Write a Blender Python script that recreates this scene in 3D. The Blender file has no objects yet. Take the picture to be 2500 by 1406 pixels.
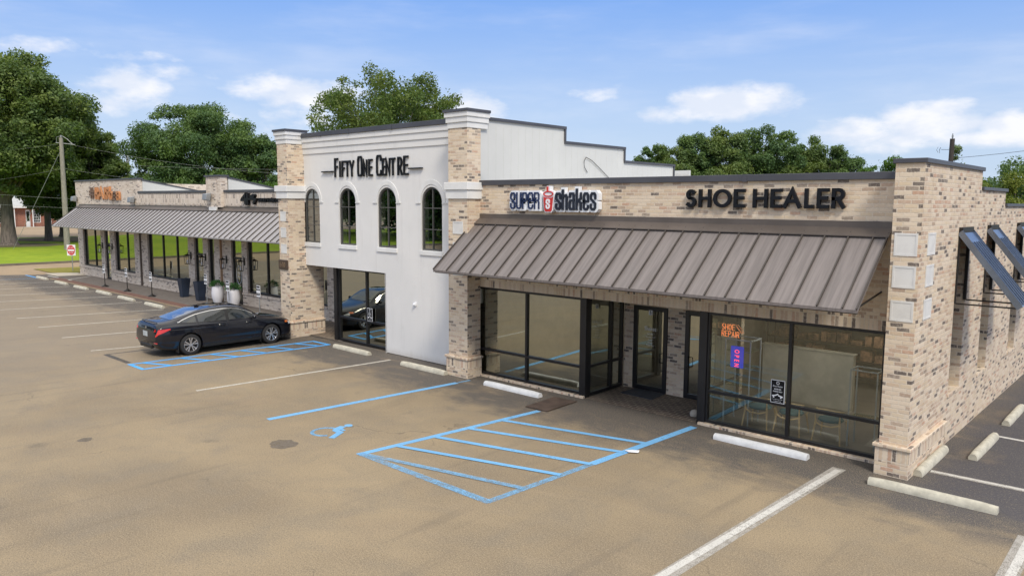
import bpy, bmesh, math, random
import numpy as np
from mathutils import Vector, Matrix
from mathutils.geometry import tessellate_polygon
random.seed(7)
D = bpy.data
SC = bpy.context.scene
COL = SC.collection
PI = math.pi

# ------------------------------------------------------------------ camera
cam_d = D.cameras.new('camera'); cam = D.objects.new('camera', cam_d); COL.objects.link(cam)
Rr = Vector((0.7360111, 0.6769455, 0.00569654))
Ru = Vector((-0.07994298, 0.07855621, 0.99369917))
Rf = Vector((-0.67223269, 0.73182901, -0.11193528))
m = Matrix.Identity(4)
for i in range(3):
    m[i][0] = Rr[i]; m[i][1] = Ru[i]; m[i][2] = -Rf[i]
m[2][3] = 4.75
cam.matrix_world = m
cam_d.sensor_width = 36; cam_d.lens = 26.626
cam_d.clip_start = 0.1; cam_d.clip_end = 3000
SC.camera = cam

# ------------------------------------------------------------------ world and sun
SUN_EL, SUN_AZ = 46.0, 122.0         # azimuth from +Y towards +X
SC.world = D.worlds.new('World'); W = SC.world; W.use_nodes = True
nt = W.node_tree; nt.nodes.clear()
class G:
    """tiny node-graph helper"""
    def __init__(s, t): s.t = t
    def n(s, typ, **kw):
        o = s.t.nodes.new(typ)
        for k, v in kw.items():
            if k == 'ins':
                for a, b in v.items():
                    if hasattr(b, 'is_output') or isinstance(b, bpy.types.NodeSocket): s.t.links.new(b, o.inputs[a])
                    else: o.inputs[a].default_value = b
            else: setattr(o, k, v)
        return o
    def m(s, op, a, b=None, c=None, clamp=False):
        o = s.t.nodes.new('ShaderNodeMath'); o.operation = op; o.use_clamp = clamp
        for i, x in enumerate((a, b, c)):
            if x is None: continue
            if isinstance(x, bpy.types.NodeSocket): s.t.links.new(x, o.inputs[i])
            else: o.inputs[i].default_value = x
        return o.outputs[0]
    def mix(s, f, a, b, mode='MIX'):
        o = s.t.nodes.new('ShaderNodeMix'); o.data_type = 'RGBA'; o.blend_type = mode; o.clamp_factor = True
        for i, x in ((0, f), (6, a), (7, b)):
            if isinstance(x, bpy.types.NodeSocket): s.t.links.new(x, o.inputs[i])
            else: o.inputs[i].default_value = (x if i == 0 else (*x, 1) if len(x) == 3 else x)
        return o.outputs[2]
    def noise(s, vec, scale, detail=4, rough=.55, dist=0):
        o = s.n('ShaderNodeTexNoise', ins={'Scale': scale, 'Detail': detail, 'Roughness': rough, 'Distortion': dist})
        if vec is not None: s.t.links.new(vec, o.inputs['Vector'])
        return o.outputs['Fac']
    def ramp(s, f, stops, interp='LINEAR'):
        o = s.t.nodes.new('ShaderNodeValToRGB'); s.t.links.new(f, o.inputs[0]); e = o.color_ramp; e.interpolation = interp
        while len(e.elements) < len(stops): e.elements.new(1)
        for q, (p, c) in zip(e.elements, stops):
            q.position = p; q.color = (*c, 1) if len(c) == 3 else c
        return o.outputs[0]
    def smooth(s, x, a, b):
        o = s.n('ShaderNodeMapRange', interpolation_type='SMOOTHSTEP', ins={1: a, 2: b, 3: 0, 4: 1})
        s.t.links.new(x, o.inputs[0]); return o.outputs[0]
    def scalev(s, vec, sc):
        o = s.n('ShaderNodeVectorMath', operation='MULTIPLY', ins={0: vec, 1: sc}); return o.outputs[0]
g = G(nt)
sky = g.n('ShaderNodeTexSky', sky_type='NISHITA', sun_disc=False, sun_elevation=math.radians(SUN_EL), sun_rotation=math.radians(SUN_AZ),
          altitude=50, air_density=1.0, dust_density=1.6, ozone_density=1.2)
tc = g.n('ShaderNodeTexCoord')
sep = g.n('ShaderNodeSeparateXYZ', ins={0: tc.outputs['Generated']})
x, y, z = sep.outputs
az = g.m('ARCTAN2', x, y); el = g.m('ARCSINE', z)
n1 = g.noise(g.scalev(tc.outputs['Generated'], (1, 1, 2.2)), 13, 7, .58)
n2 = g.noise(g.scalev(tc.outputs['Generated'], (1, 1, 4)), 5, 4, .5)
nn = g.m('ADD', g.m('MULTIPLY', g.m('SUBTRACT', n1, .5), 2.6), g.m('MULTIPLY', g.m('SUBTRACT', n2, .5), 1.2))
cover = None
for (a0, e0, wa, we, k) in [(-1.213, .125, .052, .026, 1.0), (-1.24, .116, .04, .012, .8), (-1.15, .148, .05, .010, .62), (-1.02, .134, .075, .022, .9), (-1.03, .098, .07, .022, .66),
                      (-.81, .118, .045, .020, .74), (-.465, .126, .080, .020, .95), (-.52, .112, .06, .014, .75), (-.33, .084, .045, .017, .95), (-.245, .096, .052, .021, 1.0),
                      (-.17, .087, .03, .016, .95), (-.24, .072, .12, .012, .7), (-.62, .138, .05, .01, .45), (-1.27, .165, .16, .008, .42), (.3, .16, .15, .04, .9), (1.2, .2, .2, .05, .9),
                      (2.4, .22, .25, .06, .9), (-2.3, .2, .2, .05, .9), (2.9, .46, .55, .20, 1.0), (-1.5, .48, .30, .13, 1.0), (-2.85, .42, .45, .16, 1.0), (2.1, .36, .4, .12, 1.0)]:  # high broad clouds are out of view, added to brighten fronts and whiten reflections
    da = g.m('DIVIDE', g.m('SUBTRACT', az, a0), wa*1.3)
    de = g.m('DIVIDE', g.m('SUBTRACT', el, e0), we*1.35)
    r2 = g.m('ADD', g.m('MULTIPLY', da, da), g.m('MULTIPLY', de, de))
    b = g.m('MULTIPLY', g.m('SUBTRACT', 1.15, r2), k)
    cover = b if cover is None else g.m('MAXIMUM', cover, b)
cov = g.smooth(g.m('ADD', cover, nn), .12, 1.05)
wisp = g.noise(g.scalev(tc.outputs['Generated'], (1, 1, 6)), 3.2, 5, .6)
wisp = g.m('MULTIPLY', g.smooth(wisp, .42, .78), .24)
cov = g.m('MAXIMUM', cov, wisp)
# air: pale towards the horizon, light blue above
hz = g.smooth(el, -.02, .42)
base = g.mix(hz, (.60, .74, .93), (.04, .29, .94))
skyc = g.mix(.80, sky.outputs[0], g.scalev(base, (11, 11, 11)))
shade = g.noise(g.scalev(tc.outputs['Generated'], (1, 1, 2)), 22, 4, .5)
cl = g.mix(g.smooth(shade, .35, .65), (8.4, 8.9, 10.0), (10.6, 10.5, 10.7))
skyc = g.mix(g.m('MULTIPLY', cov, .88), skyc, cl)
# bright cloud layer added overhead, out of view, for soft neutral light
fill_deck = g.m('MULTIPLY', g.smooth(el, .30, .85), g.m('ADD', .72, g.m('MULTIPLY', g.smooth(n2, .35, .6), .28)))
skyc = g.mix(fill_deck, skyc, (15.4, 14.8, 13.8))
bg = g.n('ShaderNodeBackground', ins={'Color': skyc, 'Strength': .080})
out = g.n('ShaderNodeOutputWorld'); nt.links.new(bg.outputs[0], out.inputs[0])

sl = D.lights.new('sun', 'SUN'); sl.energy = 2.2; sl.angle = math.radians(13); sl.color = (1, .90, .76)
so = D.objects.new('sun', sl); COL.objects.link(so)
se, sa = math.radians(SUN_EL), math.radians(SUN_AZ)
so.rotation_euler = Vector((math.sin(sa)*math.cos(se), math.cos(sa)*math.cos(se), math.sin(se))).to_track_quat('Z', 'Y').to_euler()
SC.view_settings.view_transform = 'Standard'; SC.view_settings.look = 'None'
SC.view_settings.exposure = 0.30; SC.view_settings.gamma = 1.0
SC.cycles.max_bounces = 8; SC.cycles.transparent_max_bounces = 16; SC.cycles.caustics_reflective = False; SC.cycles.caustics_refractive = False
SC.cycles.use_denoising = True

# ------------------------------------------------------------------ mesh helpers
class MB:
    def __init__(s): s.v = []; s.f = []
    def add(s, vs, fs):
        b = len(s.v); s.v += [tuple(p) for p in vs]; s.f += [tuple(b+i for i in f) for f in fs]; return s
    def box(s, x0, x1, y0, y1, z0, z1, M=None):
        vs = [Vector((x, y, z)) for z in (z0, z1) for y in (y0, y1) for x in (x0, x1)]
        if M is not None: vs = [M @ v for v in vs]
        return s.add(vs, [(0, 2, 3, 1), (4, 5, 7, 6), (0, 1, 5, 4), (2, 6, 7, 3), (0, 4, 6, 2), (1, 3, 7, 5)])
    def prism(s, poly, d0, d1, fn):
        """poly = list of (a,b); fn(a,b,d) -> point"""
        n = len(poly)
        tri = tessellate_polygon([[Vector((a, b, 0)) for a, b in poly]])
        vs = [fn(a, b, d0) for a, b in poly] + [fn(a, b, d1) for a, b in poly]
        fs = [tuple(t) for t in tri] + [tuple(n+i for i in reversed(t)) for t in tri]
        fs += [(i, (i+1) % n, n+(i+1) % n, n+i) for i in range(n)]
        return s.add(vs, fs)
    def tube(s, pts, r, n=8, cap=True):
        pts = [Vector(p) for p in pts]; rs = r if isinstance(r, (list, tuple)) else [r]*len(pts)
        up = Vector((0, 0, 1)); rings = []
        for i, p in enumerate(pts):
            t = (pts[min(i+1, len(pts)-1)] - pts[max(i-1, 0)]).normalized()
            a = t.cross(up)
            if a.length < .05: a = t.cross(Vector((1, 0, 0)))
            a.normalize(); b = t.cross(a)
            rings.append([p + (a*math.cos(2*PI*k/n) + b*math.sin(2*PI*k/n))*rs[i] for k in range(n)])
        vs = [q for R_ in rings for q in R_]; fs = []
        for i in range(len(pts)-1):
            for k in range(n):
                fs.append((i*n+k, i*n+(k+1) % n, (i+1)*n+(k+1) % n, (i+1)*n+k))
        if cap: fs += [tuple(reversed(range(n))), tuple((len(pts)-1)*n+k for k in range(n))]
        return s.add(vs, fs)
    def lathe(s, prof, c=(0, 0, 0), n=24, axis='z', cap=True):
        vs = []; fs = []; m_ = len(prof)
        for r, h in prof:
            for k in range(n):
                a = 2*PI*k/n; p = (r*math.cos(a), r*math.sin(a), h)
                if axis == 'x': p = (h, r*math.cos(a), r*math.sin(a))
                if axis == 'y': p = (r*math.cos(a), h, r*math.sin(a))
                vs.append((c[0]+p[0], c[1]+p[1], c[2]+p[2]))
        for i in range(m_-1):
            for k in range(n):
                fs.append((i*n+k, i*n+(k+1) % n, (i+1)*n+(k+1) % n, (i+1)*n+k))
        if cap: fs += [tuple(reversed(range(n))), tuple((m_-1)*n+k for k in range(n))]
        return s.add(vs, fs)
    def ribbon(s, pts, w, d0, d1, fn, closed=False):
        """mitred stroke of width w along 2-D pts, extruded d0..d1"""
        P = [Vector(p) for p in pts]; n = len(P); L = []; Rr_ = []
        for i, p in enumerate(P):
            a = P[i-1] if (i > 0 or closed) else None
            b = P[(i+1) % n] if (i < n-1 or closed) else None
            d_1 = (p-a).normalized() if a is not None else None
            d_2 = (b-p).normalized() if b is not None else None
            if d_1 is None: d_1 = d_2
            if d_2 is None: d_2 = d_1
            t = (d_1+d_2)
            t = d_1 if t.length < 1e-4 else t.normalized()
            nrm = Vector((-t.y, t.x)); k = min(1/max(.35, abs(nrm.dot(Vector((-d_1.y, d_1.x))))), 2.2)
            L.append(p+nrm*w/2*k); Rr_.append(p-nrm*w/2*k)
        vs = []
        for l, r in zip(L, Rr_):
            vs += [fn(l.x, l.y, d0), fn(r.x, r.y, d0), fn(l.x, l.y, d1), fn(r.x, r.y, d1)]
        fs = []; rng = range(n if closed else n-1)
        for i in rng:
            a = 4*i; b = 4*((i+1) % n)
            fs += [(a, a+1, b+1, b), (a+2, b+2, b+3, a+3), (a, b, b+2, a+2), (a+1, a+3, b+3, b+1)]
        if not closed:
            fs += [(0, 2, 3, 1), (4*(n-1), 4*(n-1)+1, 4*(n-1)+3, 4*(n-1)+2)]
        return s.add(vs, fs)
    def build(s, name, mat, parent=None, smooth=False, bevel=0, **props):
        me = D.meshes.new(name); me.from_pydata(s.v, [], s.f); me.update()
        bm = bmesh.new(); bm.from_mesh(me); bmesh.ops.recalc_face_normals(bm, faces=bm.faces); bm.to_mesh(me); bm.free()
        me.materials.append(mat)
        o = D.objects.new(name, me); COL.objects.link(o)
        if smooth:
            for p in me.polygons: p.use_smooth = True
            try: me.set_sharp_from_angle(angle=math.radians(40))
            except Exception: pass
        if bevel:
            b = o.modifiers.new('bevel', 'BEVEL'); b.width = bevel; b.segments = 2; b.limit_method = 'ANGLE'; b.harden_normals = False
        adopt(o, parent)
        for k, v in props.items(): o[k] = v
        return o
def adopt(o, parent):
    if parent is None: return
    o.parent = parent
    P = parent; off = Vector((0, 0, 0))
    while P is not None:
        if P.type == 'EMPTY': off += P.location
        P = P.parent
    o.matrix_parent_inverse = Matrix.Translation(-off) if parent.type == 'EMPTY' else Matrix.Identity(4)
def thing(name, label, cat, loc=(0, 0, 0), group=None):
    o = D.objects.new(name, None); o.empty_display_size = .2; o.location = loc; COL.objects.link(o)
    o['label'] = label; o['category'] = cat
    if group: o['group'] = group
    return o
def tag(o, label, cat, group=None):
    o['label'] = label; o['category'] = cat
    if group: o['group'] = group
    return o
def struct(o): o['kind'] = 'structure'; return o
def copy_tree(o, parent=None, label=None, **kw):
    c = o.copy(); COL.objects.link(c)
    if parent is not None: c.parent = parent
    if label: c['label'] = label
    for ch in o.children: copy_tree(ch, c)
    return c
XZ = lambda Y: (lambda a, b, d: (a, Y+d, b))      # plane facing -Y, d goes into the building
YZ = lambda X: (lambda a, b, d: (X-d, a, b))      # plane facing +X, d goes into the building

# ------------------------------------------------------------------ materials
def newmat(name):
    mt = D.materials.new(name); mt.use_nodes = True; t = mt.node_tree; t.nodes.clear()
    gg = G(t); o = gg.n('ShaderNodeOutputMaterial')
    return mt, gg, o
def plain(name, col, rough=.5, metal=0, var=.12, vscale=3.0, bump=0, bscale=40, spec=.5, coat=0, em=None, stretch=(1, 1, 1)):
    mt, g_, o = newmat(name)
    tc_ = g_.n('ShaderNodeTexCoord'); p = g_.scalev(tc_.outputs['Object'], stretch)
    nz = g_.noise(p, vscale, 6, .6)
    c = g_.mix(g_.smooth(nz, .3, .7), tuple(x*(1-var) for x in col), tuple(min(1, x*(1+var)) for x in col))
    b = g_.n('ShaderNodeBsdfPrincipled', ins={'Base Color': c, 'Metallic': metal, 'Specular IOR Level': spec, 'Coat Weight': coat})
    b.inputs['Coat Roughness'].default_value = .03
    rr = g_.m('ADD', rough-.06, g_.m('MULTIPLY', nz, .12), clamp=True); g_.t.links.new(rr, b.inputs['Roughness'])
    if bump:
        bp = g_.n('ShaderNodeBump', ins={'Strength': bump, 'Distance': .01, 'Height': g_.noise(p, bscale, 4, .6)})
        g_.t.links.new(bp.outputs[0], b.inputs['Normal'])
    if em: b.inputs['Emission Color'].default_value = (*em[0], 1); b.inputs['Emission Strength'].default_value = em[1]
    g_.t.links.new(b.outputs[0], o.inputs[0]); return mt
def brick(name, palette, mortar, soldier=False, smear=.28, seed=0, bw=.218, rh=.0755):
    mt, g_, o = newmat(name)
    tc_ = g_.n('ShaderNodeTexCoord'); ge = g_.n('ShaderNodeNewGeometry')
    P_ = tc_.outputs['Object']
    sp = g_.n('ShaderNodeSeparateXYZ', ins={0: P_}); sn = g_.n('ShaderNodeSeparateXYZ', ins={0: ge.outputs['True Normal']})
    side = g_.m('GREATER_THAN', g_.m('ABSOLUTE', sn.outputs[0]), .6)
    top = g_.m('GREATER_THAN', g_.m('ABSOLUTE', sn.outputs[2]), .6)
    mx = lambda f, a, b: g_.m('ADD', g_.m('MULTIPLY', a, g_.m('SUBTRACT', 1.0, f)), g_.m('MULTIPLY', b, f))
    u = mx(side, sp.outputs[0], sp.outputs[1]); v = mx(top, sp.outputs[2], sp.outputs[1])
    wob = g_.noise(P_, 5, 3, .5)
    wob2 = g_.noise(P_, 34, 2, .5)
    v = g_.m('ADD', v, g_.m('ADD', g_.m('MULTIPLY', g_.m('SUBTRACT', wob, .5), .022), g_.m('MULTIPLY', g_.m('SUBTRACT', wob2, .5), .010)))
    u = g_.m('ADD', u, g_.m('MULTIPLY', g_.m('SUBTRACT', wob2, .5), .02))
    u = g_.m('ADD', u, 100+seed); v = g_.m('ADD', v, 20.0)
    cb = g_.n('ShaderNodeCombineXYZ', ins=({0: v, 1: u} if soldier else {0: u, 1: v}))
    bt = g_.n('ShaderNodeTexBrick', offset=(0 if soldier else .5), ins={'Vector': cb.outputs[0], 'Color1': (0, 0, 0, 1), 'Color2': (1, 1, 1, 1), 'Mortar': (.3, .3, .3, 1),
              'Scale': 1.0, 'Mortar Size': .0095, 'Mortar Smooth': .3, 'Bias': 0.0, 'Brick Width': bw, 'Row Height': rh})
    c = g_.ramp(bt.outputs['Color'], palette, 'CONSTANT')
    n1_ = g_.noise(P_, 22, 5, .65); n2_ = g_.noise(P_, 1.3, 4, .6)
    c = g_.mix(g_.m('MULTIPLY', g_.smooth(n1_, .45, .72), .42), c, mortar)
    c = g_.mix(g_.m('MULTIPLY', g_.smooth(n2_, .45, .75), smear), c, mortar)
    c = g_.mix(g_.m('MULTIPLY', bt.outputs['Fac'], .85), c, g_.mix(g_.smooth(n1_, .3, .7), tuple(q*.84 for q in mortar), tuple(q*1.05 for q in mortar)))
    # rain streaks and grime with a shape of their own
    st = g_.noise(g_.scalev(P_, (2.2, 2.2, .25)), 1.6, 5, .6)
    c = g_.mix(g_.m('MULTIPLY', g_.smooth(st, .52, .8), .28), c, (.30, .22, .15))
    b = g_.n('ShaderNodeBsdfPrincipled', ins={'Base Color': c, 'Roughness': .88, 'Specular IOR Level': .25})
    hgt = g_.m('ADD', g_.m('MULTIPLY', g_.m('SUBTRACT', 1.0, bt.outputs['Fac']), .7), g_.m('MULTIPLY', n1_, .5))
    bp = g_.n('ShaderNodeBump', ins={'Strength': .55, 'Distance': .012, 'Height': hgt}); g_.t.links.new(bp.outputs[0], b.inputs['Normal'])
    g_.t.links.new(b.outputs[0], o.inputs[0]); return mt
PAL_A = [(0, (.66, .54, .39)), (.16, (.60, .47, .34)), (.30, (.70, .59, .46)), (.48, (.54, .40, .30)), (.58, (.67, .55, .42)), (.72, (.44, .33, .25)), (.79, (.54, .35, .25)), (.83, (.32, .26, .21)), (.87, (.62, .50, .38)), (.91, (.155, .13, .115))]
PAL_W = [(0, (.62, .54, .46)), (.2, (.56, .48, .40)), (.38, (.66, .58, .50)), (.58, (.53, .44, .36)), (.70, (.67, .59, .51)), (.81, (.48, .40, .33)), (.87, (.40, .32, .26)), (.91, (.18, .15, .14))]
M_BRICK = brick('cream_brick', PAL_A, (.70, .62, .51))
M_BRICK_S = brick('cream_brick_soldier', PAL_A, (.70, .62, .51), soldier=True, seed=3.3)
M_BRICKW = brick('whitewashed_brick', PAL_W, (.72, .66, .58), smear=.5, seed=7.1)
M_BRICKW_S = brick('whitewashed_brick_soldier', PAL_W, (.72, .66, .58), soldier=True, smear=.4, seed=5.7)
PAL_R = [(0, (.30, .10, .06)), (.3, (.34, .12, .075)), (.6, (.26, .085, .05)), (.85, (.20, .08, .05))]
M_BRICKR = brick('red_brick', PAL_R, (.36, .25, .2), smear=.1)
M_STUCCO = plain('white_stucco', (.70, .72, .74), .85, var=.05, vscale=.7, bump=.35, bscale=70, spec=.2)
def stucco():
    mt, g_, o = newmat('white_stucco')
    P_ = g_.n('ShaderNodeTexCoord').outputs['Object']
    c = g_.mix(g_.smooth(g_.noise(P_, .7, 5, .6), .3, .7), (.70, .705, .705), (.75, .75, .745))
    st = g_.noise(g_.scalev(P_, (3.2, 3.2, .22)), 1.5, 6, .65)
    c = g_.mix(g_.m('MULTIPLY', g_.smooth(st, .52, .75), .22), c, (.46, .46, .45))
    c = g_.mix(g_.m('MULTIPLY', g_.smooth(g_.noise(P_, 2.4, 6, .7), .55, .75), .14), c, (.50, .49, .46))
    sp = g_.n('ShaderNodeSeparateXYZ', ins={0: P_})
    low = g_.m('SUBTRACT', 1.0, g_.smooth(g_.m('ADD', sp.outputs[2], g_.m('MULTIPLY', st, .35)), .18, .42))
    c = g_.mix(g_.m('MULTIPLY', low, .35), c, (.38, .34, .28))
    b = g_.n('ShaderNodeBsdfPrincipled', ins={'Base Color': c, 'Roughness': .87, 'Specular IOR Level': .2})
    bp = g_.n('ShaderNodeBump', ins={'Strength': .45, 'Distance': .01, 'Height': g_.noise(P_, 45, 5, .7)}); g_.t.links.new(bp.outputs[0], b.inputs['Normal'])
    g_.t.links.new(b.outputs[0], o.inputs[0]); return mt
M_STUCCO = stucco()
M_TRIM = plain('white_trim', (.72, .73, .73), .8, var=.06, vscale=2, bump=.2, bscale=60, spec=.2)
M_PANEL = plain('pale_stone_panel', (.66, .66, .645), .8, var=.07, vscale=3, bump=.15)
M_WMETAL = plain('white_metal_siding', (.59, .60, .585), .45, var=.03, vscale=1)
M_COPING = plain('charcoal_metal_coping', (.085, .087, .10), .42, metal=.3, var=.12, vscale=1.2)
M_FRAME = plain('black_aluminium', (.012, .012, .014), .35, var=.2)
M_BRONZE = plain('bronze_metal', (.205, .182, .175), .42, metal=.35, var=.17, vscale=2.2, stretch=(7, .35, .35))
M_BRONZEL = plain('bronze_metal_skylit', (.36, .345, .345), .45, metal=.25, var=.08, vscale=2.2, stretch=(5, .35, .35))  # same bronze as the near awning, colour lightened for grazing sky reflection
M_BRONZE2 = plain('bronze_flashing', (.135, .115, .103), .40, metal=.35, var=.12, vscale=1.5)
M_SEAM = plain('dark_metal_seam', (.075, .065, .058), .5, metal=.2)
M_CONC = plain('pale_concrete', (.50, .48, .40), .9, var=.16, vscale=7, bump=.5, bscale=60, spec=.2)
M_CONCW = plain('white_painted_concrete', (.62, .64, .66), .8, var=.1, vscale=6, bump=.4, bscale=60, spec=.2)
M_SIGNBLK = plain('black_sign_paint', (.006, .007, .010), .42, var=.2, spec=.25)
M_SIGNSIDE = plain('brown_sign_return', (.05, .03, .022), .4)
M_NAVY = plain('navy_letter', (.012, .026, .09), .35)
M_NAVYD = plain('dark_letter', (.010, .014, .028), .35)
M_RED = plain('red_letter', (.55, .035, .03), .4)
M_WHITE = plain('white_plastic', (.80, .83, .88), .5, var=.04)
M_WOODSIGN = plain('orange_wood', (.50, .23, .10), .6, var=.35, vscale=6, stretch=(6, 1, 1))
M_WOODDARK = plain('weathered_wood', (.16, .10, .07), .7, var=.35, vscale=6, stretch=(6, 1, 1))
M_DARKMETAL = plain('dark_metal', (.03, .028, .026), .45, metal=.5)
M_GREYMETAL = plain('galvanised_metal', (.32, .34, .35), .5, metal=.5)
M_NAVYPOT = plain('navy_planter', (.015, .024, .045), .5, var=.25, vscale=2)
M_WHITEPOT = plain('white_planter', (.66, .67, .72), .45, var=.05)
M_POLE = plain('weathered_pole_wood', (.24, .225, .19), .85, var=.3, vscale=3, stretch=(8, 8, .6), bump=.4)
M_POLED = plain('dark_pole_wood', (.05, .042, .035), .85, var=.3, vscale=3, stretch=(8, 8, .6))
M_BARK = plain('bark', (.135, .115, .098), .95, var=.38, vscale=1.6, stretch=(6, 6, .8), bump=1.0, bscale=6)
M_BARKG = plain('pale_bark', (.26, .25, .225), .95, var=.3, vscale=2, stretch=(6, 6, .8), bump=.6, bscale=8)
M_MAT = plain('charcoal_mat', (.045, .050, .06), .95, var=.25, vscale=12)
M_RUST = plain('brown_steel_plate', (.085, .060, .048), .75, metal=.2, var=.25, vscale=3)
M_INT = plain('interior_plaster', (.42, .38, .31), .9)
M_INTF = plain('interior_floor', (.22, .20, .18), .35)
M_INTD = plain('dark_interior_wood', (.08, .05, .035), .7, var=.5, vscale=2)
M_INTW = plain('white_partition', (.55, .52, .44), .8)
M_CHAIRW = plain('pale_oak', (.62, .46, .27), .5, var=.2, vscale=6)
M_TEAL = plain('teal_cushion', (.05, .13, .16), .85)
M_GREENPL = plain('plant_leaf', (.03, .12, .02), .55, var=.4, vscale=20)
M_ORANGE = plain('orange_neon', (.9, .25, .08), .5, em=((1, .27, .08), .75))
M_REDNEON = plain('red_led', (.9, .05, .04), .5, em=((1, .05, .05), 1.6))
M_BLUELED = plain('blue_led_panel', (.02, .03, .4), .4, em=((.02, .04, 1), .28))
M_LAMP = plain('lamp_glow', (1, .8, .5), .5, em=((1, .75, .4), 9))
M_BROWNPL = plain('brown_plaque', (.07, .045, .03), .5)
M_BROWNPL2 = plain('tan_numerals', (.20, .14, .09), .5)
M_ROOFM = plain('pale_roof', (.5, .5, .48), .8)
M_STONE = plain('stone', (.38, .35, .3), .9, bump=.5, bscale=12)

def glass(name, tint, refl, rcol=(.86, .90, .80)):
    mt, g_, o = newmat(name)
    tr = g_.n('ShaderNodeBsdfTransparent', ins={'Color': (*tint, 1)})
    gl = g_.n('ShaderNodeBsdfGlossy', ins={'Color': (*rcol, 1), 'Roughness': .0})
    tc_ = g_.n('ShaderNodeTexCoord')
    bp = g_.n('ShaderNodeBump', ins={'Strength': .04, 'Distance': .02, 'Height': g_.noise(tc_.outputs['Object'], .9, 2)}); g_.t.links.new(bp.outputs[0], gl.inputs['Normal'])
    lw = g_.n('ShaderNodeLayerWeight', ins={'Blend': .25})
    f = g_.m('ADD', refl, g_.m('MULTIPLY', lw.outputs['Fresnel'], .5), clamp=True)
    mx = g_.n('ShaderNodeMixShader', ins={0: f, 1: tr.outputs[0], 2: gl.outputs[0]})
    g_.t.links.new(mx.outputs[0], o.inputs[0]); return mt
M_GLASS = glass('reflective_storefront_glass', (.42, .44, .40), .40)
M_GLASSC = glass('clear_storefront_glass', (.88, .91, .87), .12)
M_GLASSD = glass('dark_window_glass', (.30, .32, .30), .05, (.62, .68, .72))
M_GLASSL = glass('boutique_glass', (.45, .48, .45), .42)

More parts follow.
